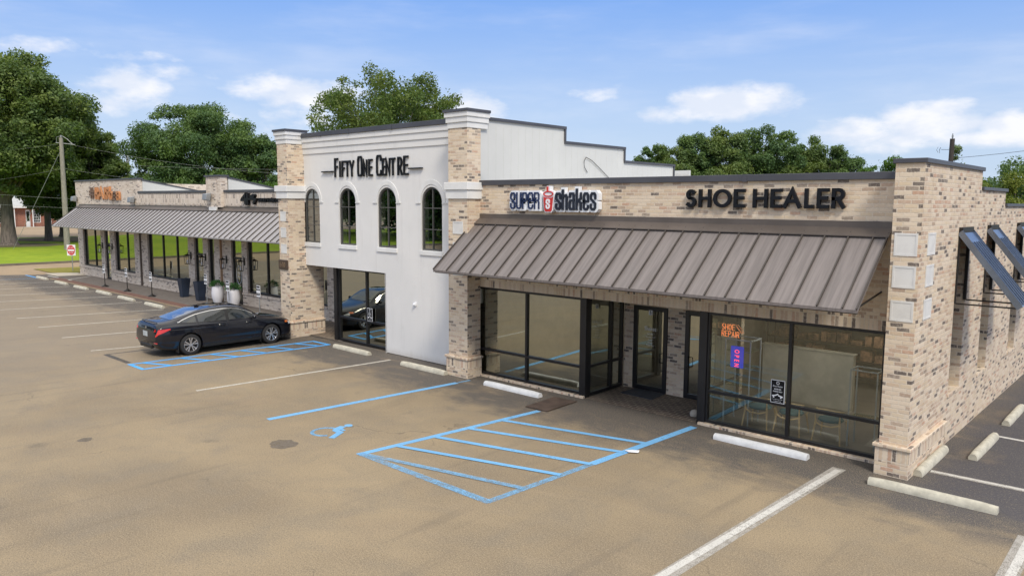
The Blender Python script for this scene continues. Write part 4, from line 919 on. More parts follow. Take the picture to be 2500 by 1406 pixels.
# THIRTYONE:3 and its emblem
SG = thing('shop_sign', 'small black sign THIRTYONE:3 with a slanting emblem beside the left brick pillar', 'sign', (-30.3, 17, 4.6))
mb = MB()
for k, (pts, w) in enumerate([([(-32.05, 4.82), (-31.72, 5.03), (-31.72, 4.60)], .10), ([(-32.1, 4.78), (-31.40, 4.84)], .10), ([(-31.50, 5.10), (-31.50, 4.56)], .12), ([(-31.40, 4.84), (-30.95, 4.82)], .08), ([(-31.25, 4.90), (-31.0, 4.98)], .16), ([(-30.95, 5.0), (-30.88, 4.95)], .14), ([(-31.05, 4.84), (-30.80, 4.82), (-31.0, 4.64)], .12), ([(-31.6, 4.80), (-31.6, 4.56)], .10)]):
    mb.ribbon(pts, w, -.14-.0015*k, -.02, XZ(yL))
mb.build('emblem', M_SIGNBLK, SG)
xx = -30.66
for ch in 'THIRTYONE:3':
    w_ = .075 if ch in 'I:' else .145
    mb = MB(); letter(mb, ch, xx, xx+w_, 4.70, 4.88, .040, XZ(yL), -.10, -.02); mb.build('letter', M_SIGNBLK, SG); xx += w_+.022
# number plaque 610
SG = thing('number_plaque', 'brown plaque reading 610 on the brick pillar next to the passage', 'plaque', (-23.8, 14.0, 2.4))
mb = MB(); mb.box(-24.04, -23.46, 14.01, 14.055, 2.38, 2.72); mb.build('plate', M_BROWNPL, SG, bevel=.02)
for ch, a in (('6', -23.93), ('1', -23.80), ('0', -23.70)):
    mb = MB(); letter(mb, ch, a, a+.11, 2.46, 2.64, .02, XZ(14.01), -.012, .002); mb.build('numeral', M_BROWNPL2, SG)

# ------------------------------------------------------------------ small text as mesh
def text_mesh(mb, s, x, z, size, fn, d=-.003, sx=1.0, align='CENTER', rot=0, bold=0):
    cu = D.curves.new('t', 'FONT'); cu.body = s; cu.size = size; cu.align_x = align; cu.align_y = 'CENTER'; cu.resolution_u = 3; cu.offset = bold
    o = D.objects.new('t', cu); me = D.meshes.new_from_object(o)
    vs = []
    for v in me.vertices:
        a, b = v.co.x*sx, v.co.y
        if rot: a, b = b, -a
        vs.append(fn(x+a, z+b, d))
    mb.add(vs, [tuple(p.vertices) for p in me.polygons])
    D.objects.remove(o); D.curves.remove(cu); D.meshes.remove(me)
def parking_sticker(name, lab, x0, x1, z0, z1, Y, title, group=None):
    t = thing(name, lab, 'sign', ((x0+x1)/2, Y, z0), group)
    c = (x0+x1)/2; w = x1-x0; h = z1-z0
    mb = MB(); mb.box(x0, x1, Y-.008, Y-.002, z0, z1); mb.build('sign_plate', M_WHITE, t, bevel=.002)
    mb = MB(); mb.box(x0+.012, x1-.012, Y-.010, Y-.0085, z0+.012, z1-.012); mb.build('black_field', M_SIGNBLK, t)
    mb = MB(); fn = XZ(Y-.010)
    mb.ribbon(arc(c, z1-h*.13, h*.06, h*.06, 60, 400, 10), h*.02, -.002, 0, fn)
    text_mesh(mb, title, c, z1-h*.27, h*.11, fn, sx=.8)
    text_mesh(mb, 'RESERVED', c, z1-h*.40, h*.085, fn, sx=.8, bold=.001); text_mesh(mb, 'PARKING ONLY', c, z1-h*.50, h*.075, fn, sx=.75, bold=.001)
    # tow truck pictogram
    mb.ribbon([(c-w*.38, z0+h*.30), (c-w*.14, z0+h*.33), (c+w*.05, z0+h*.40)], h*.05, -.002, 0, fn); mb.ribbon([(c+w*.05, z0+h*.34), (c+w*.38, z0+h*.29)], h*.05, -.0032, 0, fn)
    for q in (-.27, .25): mb.prism([(c+w*q+h*.035*math.cos(a), z0+h*.25+h*.035*math.sin(a)) for a in np.linspace(0, 2*PI, 11)[:-1]], -.0044, 0, fn)
    text_mesh(mb, 'VIOLATORS WILL BE TOWED', c, z0+h*.16, h*.045, fn, sx=.75); text_mesh(mb, 'AT OWNERS EXPENSE', c, z0+h*.08, h*.045, fn, sx=.75)
    mb.build('white_lettering', M_WHITE, t)
    return t
parking_sticker('parking_sign', 'black and white reserved parking sign on the shop window near the corner pillar', -6.28, -5.99, .775, 1.245, 14.595, 'Shoe Healer')
parking_sticker('parking_sign', 'black and white reserved parking sign on the dark shopfront under the white wall', -20.10, -19.83, .87, 1.30, yW+.17, 'Clary')
# door lettering
t = thing('door_lettering', 'white shop hours lettering on the left door of the entry recess', 'lettering', (-10.2, 16.28, 1.1))
for i, (s_, zz_, sz) in enumerate((('Shakes', 1.60, .15), ('HOURS', 1.47, .06), ('Mon-Sat 11-8', 1.39, .055), ('Sunday', 1.32, .055), ('Closed', 1.25, .055), ('Thank You', 1.18, .06))): mb = MB(); text_mesh(mb, s_, -10.2, zz_, sz, XZ(yE-.02), -.004, .85); mb.build('text_line', M_WHITE, t)
t = thing('unit_number', 'white unit letter tile B above the glazed entry door', 'sign', (-10.2, 16.26, 1.98))
mb = MB(); mb.box(-10.25, -10.15, yE-.03, yE-.022, 1.96, 2.08); mb.build('tile', M_WHITE, t)
mb = MB(); text_mesh(mb, 'B', -10.2, 2.02, .12, XZ(yE-.03), -.003, .8, bold=.002); mb.build('character', M_SIGNBLK, t)
mb = MB()
text_mesh(mb, 'HAIR', -36.72, 1.85, .16, XZ(yL+.10), -.004, .7); text_mesh(mb, 'STUDIO', -36.72, 1.68, .11, XZ(yL+.10), -.004, .7)
for i, s_ in enumerate(('TUE 9-6', 'WED 9-6', 'FRI 9-6')): text_mesh(mb, s_, -36.72, 1.52-.1*i, .07, XZ(yL+.10), -.004, .8)
tag(mb.build('door_lettering', M_WHITE), 'white lettering on the door behind the navy planters', 'lettering')
mb = MB(); mb.ribbon(arc(-32.9, 1.35, .24, .42, 0, 350, 26), .022, -.006, 0, XZ(yL+.10), True)
text_mesh(mb, 'thirty', -32.9, 1.45, .15, XZ(yL+.10), -.004, .8); text_mesh(mb, 'one', -32.9, 1.28, .15, XZ(yL+.10), -.004, .8)
tag(mb.build('door_lettering', M_WHITE), 'white oval logo on the door between the white planters', 'lettering')
# neon signs inside the shoe shop window
fnN = XZ(14.78)
t = thing('neon_sign', 'orange neon sign SHOE REPAIR with a shoe outline inside the window', 'neon sign', (-7.27, 14.78, 1.95))
mb = MB(); xx = -7.49
for ch in 'SHOE': letter(mb, ch, xx, xx+.062, 2.10, 2.225, .010, fnN, -.01, 0); xx += .078
xx = -7.49
for ch in 'REPAIR':
    w_ = .02 if ch == 'I' else .062
    letter(mb, ch, xx, xx+w_, 1.955, 2.08, .010, fnN, -.01, 0); xx += w_+.014
mb.build('neon_tube', M_ORANGE, t)
mb = MB(); mb.ribbon([(-7.17, 2.215), (-7.12, 2.225), (-7.02, 2.12), (-7.00, 2.07), (-7.04, 2.075), (-7.17, 2.215)], .007, -.01, 0, fnN); mb.ribbon([(-7.16, 2.185), (-7.04, 2.05)], .006, -.012, 0, fnN); mb.build('shoe_outline', plain('dim_orange_neon', (.5, .16, .06), .5, em=((1, .3, .1), .3)), t)
t = thing('open_sign', 'blue and red OPEN sign hung upright inside the shop window', 'open sign', (-7.14, 14.78, 1.3))
mb = MB(); mb.box(-7.28, -6.99, 14.785, 14.83, 1.31, 1.77); mb.build('panel', M_BLUELED, t, bevel=.02)
mb = MB()
for k, (ch, zz_) in enumerate((('O', 1.66), ('P', 1.56), ('E', 1.47), ('N', 1.37))): text_mesh(mb, ch, -7.135, zz_, .15, XZ(14.785), -.006, .7, rot=1, bold=.001)
mb.build('led_letters', M_REDNEON, t)

# ================================================================== FURNISHINGS OUTSIDE
def wheel_stop(mat):
    # rounded trapezoid section, length along local x
    prof = [(-.085, 0), (-.085, .05), (-.062, .105), (-.03, .128), (.03, .128), (.062, .105), (.085, .05), (.085, 0)]
    mb = MB(); n = 9
    for i in range(n):
        for k, (a, b) in enumerate(prof):
            x_ = -.95+1.9*i/(n-1); e = 1 if 0 < i < n-1 else .9
            mb.v.append((x_, a*e+random.uniform(-.002, .002), b*(e if b > .1 else 1)+random.uniform(-.0015, .0015)*(b > 0)))
    m_ = len(prof)
    for i in range(n-1):
        for k in range(m_-1): mb.f.append((i*m_+k, i*m_+k+1, (i+1)*m_+k+1, (i+1)*m_+k))
    mb.f += [tuple(range(m_)), tuple((n-1)*m_+k for k in range(m_))]
    o = mb.build('wheel_stop', mat, smooth=True)
    return o
ws0 = wheel_stop(M_CONC); ws0['category'] = 'wheel stop'; ws0['group'] = 'concrete wheel stops at the head of the parking stalls'
ws1 = wheel_stop(M_CONCW); ws1['category'] = 'wheel stop'; ws1['group'] = ws0['group']
stops = [(-51.8, 14.35, 0, 0, 'farthest wheel stop, beside the short blue line at the far corner'), (-48.05, 14.25, 0, 0, 'second farthest wheel stop along the far paved walk'), (-44.7, 14.2, 0, 0, 'pale wheel stop near the farthest small parking sign post'),
         (-41.4, 14.2, 0, 0, 'pale wheel stop in front of the middle one of the three black-based sign posts'), (-38.2, 14.1, 0, 0, 'pale wheel stop in front of the nearest black-based sign post'), (-34.85, 14.05, 0, 0, 'pale wheel stop just beyond the rear of the black car'),
         (-19.9, 14.10, 0, 0, 'pale wheel stop before the black framed shopfront under the white wall'), (-16.2, 13.92, 0, 0, 'pale wheel stop before the blank white wall, next to the middle pillar'),
         (-12.73, 13.88, 0, 1, 'white wheel stop before the window left of the entry recess'), (-6.15, 13.88, 0, 1, 'white wheel stop before the window with the three chairs'),
         (-3.02, 13.42, 0, 0, 'long wheel stop in front of the corner pillar'), (-3.46, 15.30, 90, 0, 'wheel stop pressed against the side wall behind the corner pillar'), (-2.93, 16.95, 90, 0, 'wheel stop on the dark side lot, middle of the three beside the wall'), (-2.93, 20.0, 90, 0, 'farthest wheel stop on the dark side lot at the picture edge')]
used = [False, False]
for x_, y_, r_, w_, lab in stops:
    src = (ws0, ws1)[w_]; o = src if not used[w_] else src.copy()
    if used[w_]: COL.objects.link(o)
    used[w_] = True; o.location = (x_, y_, -.002); o.rotation_euler = (0, 0, math.radians(r_+random.uniform(-.6, .6))); o['label'] = lab
    if w_: o.scale = (1.0, 1.05, .95)
# planters
def navy_planter(loc, lab):
    t = thing('tall_planter', lab, 'planter', loc, 'tall navy planters')
    b, w = .15, .235; h = .94; mb = MB(); x0, y0 = loc[0], loc[1]
    vs = [(x0+s*b, y0+q*b, .02) for s, q in ((-1, -1), (1, -1), (1, 1), (-1, 1))]+[(x0+s*w, y0+q*w, h) for s, q in ((-1, -1), (1, -1), (1, 1), (-1, 1))]+[(x0+s*w*.88, y0+q*w*.88, h) for s, q in ((-1, -1), (1, -1), (1, 1), (-1, 1))]+[(x0+s*w*.8, y0+q*w*.8, h-.14) for s, q in ((-1, -1), (1, -1), (1, 1), (-1, 1))]
    mb.add(vs, [(0, 1, 2, 3), (0, 4, 5, 1), (1, 5, 6, 2), (2, 6, 7, 3), (3, 7, 4, 0), (4, 8, 9, 5), (5, 9, 10, 6), (6, 10, 11, 7), (7, 11, 8, 4), (8, 12, 13, 9), (9, 13, 14, 10), (10, 14, 15, 11), (11, 15, 12, 8)])
    mb.build('pot', M_NAVYPOT, t)
    mb = MB(); mb.box(x0-w*.8, x0+w*.8, y0-w*.8, y0+w*.8, h-.16, h-.13); mb.build('soil', plain('potting_soil', (.03, .022, .015), .95), t)
    return t
navy_planter((-37.15, 16.45, 0), 'tall tapered navy planter in front of the wide boutique window')
navy_planter((-35.2, 16.35, 0), 'tall tapered navy planter nearest the narrow window, closer to the car')
def white_planter(loc, lab, s):
    t = thing('white_planter', lab, 'planter', loc, 'rounded white planters')
    mb = MB(); mb.lathe([(.15*s, .02), (.20*s, .10), (.265*s, .35), (.275*s, .52), (.25*s, .74), (.235*s, .82), (.21*s, .82), (.21*s, .70)], (loc[0], loc[1], 0), 28, cap=False); mb.build('pot', M_WHITEPOT, t, smooth=True)
    rnd = random.Random(int(s*100)); mb = MB()
    for i in range(420):
        a = rnd.uniform(0, 2*PI); e = math.acos(rnd.uniform(-.1, 1)); r = .26*s*rnd.uniform(.55, 1.12)
        c = Vector((loc[0]+r*math.sin(e)*math.cos(a)*1.12, loc[1]+r*math.sin(e)*math.sin(a)*1.12, .84+r*math.cos(e)*.95))
        d_ = (c-Vector((loc[0], loc[1], .75))).normalized(); q = d_.cross(Vector((rnd.uniform(-1, 1), rnd.uniform(-1, 1), rnd.uniform(-1, 1)))).normalized(); l = rnd.uniform(.04, .075)
        mb.add([c, c+d_*l*.5+q*l*.35, c+d_*l, c+d_*l*.5-q*l*.35], [(0, 1, 2, 3)])
    mb.build('foliage', M_GREENPL, t)
    return t
white_planter((-33.65, 16.45, 0), 'rounded white planter left of the oval logo door, with a full green plant', 1.0)
white_planter((-31.75, 16.25, 0), 'rounded white planter right of the oval logo door, behind the car roof', 1.02)
# sign posts
def sign_post(loc, lab, zbase=True, h=1.2, group='small reserved parking signs on posts'):
    t = thing('sign_post', lab, 'sign post', loc, group); x0, y0 = loc[0], loc[1]
    mb = MB(); mb.tube([(x0, y0, .02), (x0, y0, h-.1)], .022, 8); mb.build('post', M_DARKMETAL if zbase else M_GREYMETAL, t, smooth=True)
    if zbase:
        mb = MB(); mb.lathe([(.20, .02), (.19, .05), (.06, .12), (.03, .18)], (x0, y0, 0), 16); mb.build('base', M_DARKMETAL, t, smooth=True)
    mb = MB(); mb.box(x0-.14, x0+.14, y0-.045, y0-.03, h-.42, h+.04); pl = mb.build('sign_plate', M_WHITE, t)
    mb = MB(); fn = XZ(y0-.045)
    for z0, z1, w in ((h-.05, h+.02, .12), (h-.16, h-.09, .13), (h-.36, h-.26, .12)): mb.box(x0-w, x0+w, y0-.052, y0-.046, z0, z1)
    mb.build('black_band', M_SIGNBLK, pl)
    mb = MB(); text_mesh(mb, 'RESERVED', x0, h-.125, .05, XZ(y0-.052), -.003, .9); text_mesh(mb, 'TOW', x0, h-.31, .08, XZ(y0-.052), -.003); mb.build('lettering', M_WHITE, pl)
    return t
sign_post((-44.58, 15.38, 0), 'farthest black-based parking sign post on the paved walk, before the far door')
sign_post((-41.48, 15.39, 0), 'middle one of the three black-based parking sign posts, before the long window')
sign_post((-38.37, 15.38, 0), 'nearest black-based parking sign post, left of the navy planters')
sign_post((-34.42, 16.30, 0), 'parking sign post between the navy and the white planters', False, 1.30)
sign_post((-31.2, 15.75, 0), 'parking sign post in front of the second white planter', False, 1.28)
sign_post((-28.31, 15.6, 0), 'parking sign post just left of the brick pillar, behind the car bonnet', False, 1.30)
# lanterns
ln0 = thing('wall_lantern', 'lantern', 'wall lantern', (0, 0, 0), 'black wall lanterns beside the shop doors')
mb = MB(); w = .115
for sx_ in (-w, w):
    for sy_ in (-w, w): mb.tube([(sx_*.75, sy_*.75, -.25), (sx_, sy_, .17)], .012, 4)
for z_, ww in ((-.25, w*.75), (.17, w)):
    mb.tube([(-ww, -ww, z_), (ww, -ww, z_), (ww, ww, z_), (-ww, ww, z_), (-ww, -ww, z_)], .012, 4)
mb.add([(-w, -w, .18), (w, -w, .18), (w, w, .18), (-w, w, .18), (0, 0, .26)], [(0, 1, 4), (1, 2, 4), (2, 3, 4), (3, 0, 4)])
mb.build('cage', M_DARKMETAL, ln0)
mb = MB(); mb.box(-.05, .05, .17, .20, -.02, .34); mb.tube([(0, .18, .30), (0, .0, .31), (0, 0, .25)], .014, 6); mb.build('bracket', M_DARKMETAL, ln0)
mb = MB(); mb.lathe([(.02, -.22), (.03, -.2), (.03, -.08), (.008, -.03)], (0, 0, 0), 10); mb.build('bulb', M_WHITE, ln0)
for i, (x_, lab) in enumerate([(-49.45, 'farthest wall lantern, left of the farthest door'), (-47.92, 'wall lantern right of the farthest door'), (-37.55, 'wall lantern above the far navy planter'), (-35.98, 'wall lantern above the near navy planter'),
                         (-33.85, 'wall lantern left of the oval logo door'), (-32.18, 'wall lantern right of the oval logo door, nearest the car')]):
    o = ln0 if i == 0 else copy_tree(ln0); o.location = (x_, yL-.20, 1.86); o['label'] = lab
# floodlights
fl0 = thing('floodlight', 'f', 'floodlight', (0, 0, 0), 'grey floodlights on the left parapet')
mb = MB(); mb.add([(-.20, -.34, -.16), (.20, -.34, -.16), (.20, -.10, -.20), (-.20, -.10, -.20), (-.20, -.30, .12), (.20, -.30, .12), (.20, -.06, .16), (-.20, -.06, .16)], [(0, 1, 5, 4), (1, 2, 6, 5), (2, 3, 7, 6), (3, 0, 4, 7), (4, 5, 6, 7), (3, 2, 1, 0)]); mb.build('housing', M_GREYMETAL, fl0, bevel=.02)
mb = MB(); mb.box(-.06, .06, -.08, 0, -.06, .06); mb.build('mount', M_GREYMETAL, fl0)
for i, (x_, z_, y_, lab) in enumerate([(-53.45, 4.85, yL, 'floodlight at the far corner of the tall parapet'), (-44.3, 4.80, yL, 'floodlight at the near end of the tall parapet, right of the wooden letters'), (-34.9, 4.95, yL-.16, 'floodlight on the narrow parapet pier')]):
    o = fl0 if i == 0 else copy_tree(fl0); o.location = (x_, y_, z_); o['label'] = lab
# mats, plate, stone, litter
mb = MB(); mb.prism([(-10.62, 15.62), (-10.60, 16.24), (-9.72, 16.26), (-9.66, 15.56)], .008, .022, fl); tag(mb.build('door_mat', M_MAT), 'charcoal door mat before the left door of the entry recess', 'door mat')
mb = MB(); mb.prism([(-11.45, 12.95), (-10.82, 12.99), (-10.86, 14.15), (-11.52, 14.10)], .012, .03, fl); tag(mb.build('steel_plate', M_RUST), 'thin brown steel plate lying at the corner of the access aisle', 'plate')
mb = MB(); mb.lathe([(.05, .0), (.11, .03), (.12, .09), (.08, .15), (.02, .17)], (-8.17, 14.98, 0), 9); tag(mb.build('stone', M_STONE, smooth=True), 'pale stone on the dark pavers beside the black corner post', 'stone')
mb = MB(); mb.add([(-7.98, 11.93, .018), (-7.84, 11.86, .03), (-7.70, 11.98, .02), (-7.74, 12.08, .034), (-7.90, 12.06, .016)], [(0, 1, 4), (1, 2, 3), (1, 3, 4)]); tag(mb.build('paper_scrap', M_WHITE), 'scrap of white paper on the blue aisle line', 'litter')

# do not enter sign
t = thing('do_not_enter_sign', 'red and white DO NOT ENTER sign on a thin post at the far corner', 'road sign', (-56.3, 17.4, 0))
mb = MB(); mb.tube([(-56.3, 17.45, 0), (-56.3, 17.45, 1.6)], .03, 8); mb.build('post', M_GREYMETAL, t, smooth=True)
nrm = Vector((.62, -.785, 0)); tx_ = Vector((.785, .62, 0)); c0 = Vector((-56.3, 17.45, 1.40))
fnS = lambda a, b, d: tuple(c0+tx_*a+Vector((0, 0, b))-nrm*d)
mb = MB(); mb.prism(rect(-.30, .30, -.36, .36), -.06, -.04, fnS); mb.build('sign_plate', M_WHITE, t)
mb = MB(); mb.prism([(.27*math.cos(a), .33*math.sin(a)) for a in np.linspace(0, 2*PI, 29)[:-1]], -.066, -.061, fnS); mb.build('red_disc', M_RED, t)
mb = MB(); mb.prism(rect(-.22, .22, -.055, .055), -.071, -.067, fnS); text_mesh(mb, 'DO NOT', 0, .17, .12, fnS, -.07, .8); text_mesh(mb, 'ENTER', 0, -.17, .12, fnS, -.07, .9); mb.build('white_bar', M_WHITE, t)

# ================================================================== INSIDE THE SHOE SHOP
def chair(loc, lab):
    t = thing('chair', lab, 'chair', loc, 'wooden chairs lined up inside the shop window'); x0, y0 = loc[0], loc[1]
    for sx_, sy_ in ((-1, -1), (1, -1), (-1, 1), (1, 1)):
        mb = MB(); top = .66 if sy_ < 0 else .44
        mb.tube([(x0+sx_*.28, y0+sy_*.25, .01), (x0+sx_*.235, y0+sy_*.19, .42), (x0+sx_*.25, y0+sy_*.23, top)], [.014, .022, .016], 7); mb.build('leg', M_CHAIRW, t, smooth=True)
    mb = MB(); mb.lathe([(.02, .43), (.22, .42), (.25, .445), (.23, .475), (.02, .485)], (x0, y0, 0), 20); mb.build('seat', M_TEAL, t, smooth=True)
    mb = MB(); pts = [(x0+.275*math.cos(math.radians(a)), y0+.26*math.sin(math.radians(a)), .68-.03*abs(math.cos(math.radians(a)))) for a in np.linspace(190, 350, 13)]
    mb.tube(pts, [.014+.016*math.sin(PI*i/12) for i in range(13)], 8); mb.build('backrest', M_CHAIRW, t, smooth=True)
    mb = MB(); mb.tube([(x0-.235, y0-.2, .40), (x0-.1, y0-.26, .36), (x0+.1, y0-.26, .36), (x0+.235, y0-.2, .40)], .018, 7); mb.build('seat_rail', M_CHAIRW, t, smooth=True)
    return t
chair((-6.80, 15.28, 0), 'wooden chair with teal seat inside the window, left one of three')
chair((-6.12, 15.30, 0), 'wooden chair with teal seat inside the window, behind the middle mullion')
chair((-5.32, 15.32, 0), 'wooden chair with teal seat inside the window, right one nearest the pillar')
M_RAIL = plain('pale_rail', (.36, .40, .42), .4)
def rack(name, lab, x0, x1, y0, y1, h, shelves, mat=M_RAIL):
    t = thing(name, lab, 'display rack', ((x0+x1)/2, (y0+y1)/2, 0))
    mb = MB()
    for a in (x0, x1):
        for b in (y0, y1): mb.box(a-.012, a+.012, b-.012, b+.012, .012, h)
    for b in (y0, y1): mb.box(x0, x1, b-.012, b+.012, h-.012, h+.012)
    for a in (x0, x1): mb.box(a-.012, a+.012, y0, y1, h-.016, h+.010)
    mb.build('frame', mat, t)
    for z_ in shelves:
        mb = MB(); mb.box(x0+.015, x1-.015, y0+.015, y1-.015, z_-.012, z_+.012); mb.build('shelf', M_GLASSC if mat is not M_INTD else M_INTD, t)
    return t
rack('display_rack', 'tall metal shelf rack inside the window behind the OPEN sign', -7.55, -6.98, 15.1, 15.6, 1.85, (.45, .85, 1.25, 1.6))
rack('display_rack', 'metal display frame inside the window beside the corner pillar', -4.95, -4.45, 15.2, 15.6, 1.55, (.6,))
rack('display_rack', 'dark wooden shelf unit at the back of the shoe shop', -8.9, -4.2, 20.3, 20.8, 2.3, (.3, .7, 1.1, 1.5, 1.9), M_INTD)
mb = MB(); mb.box(-7.9, -5.75, 17.8, 17.95, .013, 1.32); mb.box(-7.93, -5.72, 17.77, 17.98, 1.32, 1.345); tag(mb.build('shop_counter', M_INTW), 'pale half-height counter wall inside the shoe shop', 'counter')
rnd = random.Random(5)
mb = MB()
for z_ in (.32, .72, 1.12, 1.52, 1.92):
    x_ = -8.8
    while x_ < -4.4:
        w_ = rnd.uniform(.12, .3); h_ = rnd.uniform(.08, .28); mb.box(x_, x_+w_, 20.36, 20.7, z_, z_+h_); x_ += w_+rnd.uniform(.03, .15)
o = tag(mb.build('shoe_boxes', plain('mixed_box_card', (.35, .2, .12), .8, var=.8, vscale=4)), 'assorted boxes crowding the dark shelves at the back of the shoe shop', 'boxes'); o['kind'] = 'stuff'
# white armchair seen through the entry door; dress forms in the boutique
t = thing('dress_form', 'pale blue dress on a stand inside the boutique window, left one', 'dress form', (-31.0, 18.0, 0), 'pale dresses in the boutique window')
def dress(t, x0, y0):
    mb = MB(); mb.lathe([(.02, 1.52), (.07, 1.5), (.17, 1.42), (.15, 1.15), (.13, 1.05), (.18, .85), (.24, .45), (.27, .25), (.02, .24)], (x0, y0, 0), 16); mb.build('dress', plain('pale_blue_cloth', (.24, .32, .42), .9), t, smooth=True)
    mb = MB(); mb.tube([(x0, y0, .012), (x0, y0, .3)], .02, 6); mb.lathe([(.16, .012), (.15, .03)], (x0, y0, 0), 12); mb.build('stand', M_DARKMETAL, t)
dress(t, -31.0, 18.0)
t = thing('dress_form', 'pale blue dress on a stand inside the boutique window, right of the mullion', 'dress form', (-29.9, 18.1, 0), 'pale dresses in the boutique window'); dress(t, -29.9, 18.1)
for x_, lab in ((-31.2, 'small potted plant on the boutique window ledge by the mullion'), (-29.4, 'small potted plant on the boutique window ledge next to the pillar')):
    t = thing('potted_plant', lab, 'plant', (x_, 17.45, .6)); mb = MB(); mb.lathe([(.05, .012), (.07, .62), (.09, .74), (.07, .74)], (x_, 17.5, 0), 12); mb.build('pot', M_WHITEPOT, t)
    mb = MB(); rnd = random.Random(int(-x_*10))
    for i in range(60):
        a = rnd.uniform(0, 2*PI); d_ = Vector((math.cos(a), math.sin(a), rnd.uniform(.2, 1.2))).normalized(); c = Vector((x_, 17.5, .76))+d_*rnd.uniform(.02, .14); q = d_.cross(Vector((0, 0, 1))).normalized()*.025
        mb.add([c, c+d_*.04+q, c+d_*.09, c+d_*.04-q], [(0, 1, 2, 3)])
    mb.build('leaves', M_GREENPL, t)
#@@PART2

# ================================================================== CAR
CX, CY = -23.80, 11.62
car = thing('car', 'black four-door fastback car parked nose-in by the left brick pillar', 'car', (CX, CY, 0))
ST = [  # y, zb, wr, wm, wb, zbelt, wg, zg, wre, zre, ztop
 (-2.335, .42, .55, .70, .64, .68, .56, .74, .42, .775, .785), (-2.27, .31, .70, .815, .745, .90, .66, .97, .5, 1.005, 1.02), (-2.15, .26, .78, .86, .785, .955, .67, 1.03, .5, 1.065, 1.08),
 (-1.78, .21, .84, .892, .812, .965, .68, 1.055, .52, 1.105, 1.12), (-1.33, .20, .86, .90, .828, .96, .69, 1.13, .54, 1.21, 1.235), (-.8, .19, .87, .90, .836, .945, .71, 1.19, .575, 1.33, 1.365),
 (-.1, .19, .87, .90, .84, .93, .725, 1.19, .59, 1.375, 1.415), (.42, .19, .87, .90, .84, .92, .735, 1.16, .60, 1.325, 1.37), (.80, .19, .87, .90, .84, .91, .75, 1.05, .65, 1.15, 1.185),
 (1.10, .20, .87, .90, .835, .89, .75, .945, .60, .985, 1.0), (1.40, .20, .87, .903, .815, .86, .70, .905, .5, .935, .95), (1.85, .20, .86, .885, .765, .80, .64, .84, .45, .865, .88),
 (2.12, .21, .79, .82, .69, .73, .56, .765, .4, .785, .795), (2.28, .27, .62, .66, .53, .62, .44, .65, .3, .67, .68), (2.335, .34, .42, .50, .40, .52, .32, .54, .2, .55, .555)]
def sec_pts(r):
    y, zb, wr, wm, wb, zl, wg, zg, wre, zre, zt = r
    lo = zb+.05
    return [(0, zb), (wr*.8, zb), (wr, zb+.04), (wm-.012, zb+(min(.6, zl)-zb)*.55), (wm, min(.66, zl-.12)), ((wm+wb)/2+.008, zl-.05), (wb, zl), (wg, zg), (wre, zre), (wre*.5, zre+(zt-zre)*.78), (0, zt)]
ys_ = np.array([r[0] for r in ST]); SP = np.array([sec_pts(r) for r in ST])
def cr(P, t):
    n = len(P); i = min(int(t), n-2); f = t-i
    p0 = P[max(i-1, 0)]; p1 = P[i]; p2 = P[i+1]; p3 = P[min(i+2, n-1)]
    return .5*((2*p1)+(-p0+p2)*f+(2*p0-5*p1+4*p2-p3)*f*f+(-p0+3*p1-3*p2+p3)*f**3)
def section(y):
    y = min(max(y, ys_[0]), ys_[-1]); i = int(np.searchsorted(ys_, y, side='right'))-1; i = min(max(i, 0), len(ys_)-2)
    # finite-difference cubic in y (non-uniform)
    h = ys_[i+1]-ys_[i]; t = (y-ys_[i])/h
    def slope(k):
        if k == 0: return (SP[1]-SP[0])/(ys_[1]-ys_[0])
        if k == len(ys_)-1: return (SP[-1]-SP[-2])/(ys_[-1]-ys_[-2])
        a = (SP[k]-SP[k-1])/(ys_[k]-ys_[k-1]); b = (SP[k+1]-SP[k])/(ys_[k+1]-ys_[k])
        return np.where(a*b > 0, 2*a*b/(a+b+1e-12), 0)
    m0, m1 = slope(i)*h, slope(i+1)*h
    return (2*t**3-3*t**2+1)*SP[i]+(t**3-2*t**2+t)*m0+(-2*t**3+3*t**2)*SP[i+1]+(t**3-t**2)*m1
SUB = 4
def fine_sec(y):
    P = section(y); n = len(P); return np.array([cr(P, k/SUB) for k in range((n-1)*SUB+1)])
def side_x(y, z):
    F = fine_sec(y); n0 = 2*SUB
    seg = F[n0:8*SUB+1]
    zz = seg[:, 1]; z = min(max(z, zz[0]), zz.max())
    for a, b in zip(seg[:-1], seg[1:]):
        if (a[1]-z)*(b[1]-z) <= 0 and a[1] != b[1]: return a[0]+(b[0]-a[0])*(z-a[1])/(b[1]-a[1])
    return seg[-1][0]
def top_z(x, y):
    F = fine_sec(y); seg = F[6*SUB:]; x = abs(x)
    for a, b in zip(seg[:-1], seg[1:]):
        if (a[0]-x)*(b[0]-x) <= 0 and a[0] != b[0]: return a[1]+(b[1]-a[1])*(x-a[0])/(b[0]-a[0])
    return seg[-1][1]
body = MB(); YS = sorted(set(list(np.linspace(-2.335, -2.1, 9))+list(np.linspace(-2.1, 2.1, 50))+list(np.linspace(2.1, 2.335, 9))))
NP_ = (len(SP[0])-1)*SUB+1; full = 2*NP_-2
for y in YS:
    F = fine_sec(y); row = [(p[0], p[1]) for p in F]+[(-p[0], p[1]) for p in F[-2:0:-1]]
    body.v += [(CX+a, CY+y, b) for a, b in row]
for i in range(len(YS)-1):
    for k in range(full): body.f.append((i*full+k, i*full+(k+1) % full, (i+1)*full+(k+1) % full, (i+1)*full+k))
body.f += [tuple(reversed(range(full))), tuple((len(YS)-1)*full+k for k in range(full))]
FA, RA, WR = 1.405, -1.33, .328
bo = body.build('body', M_CAR, car, smooth=True)
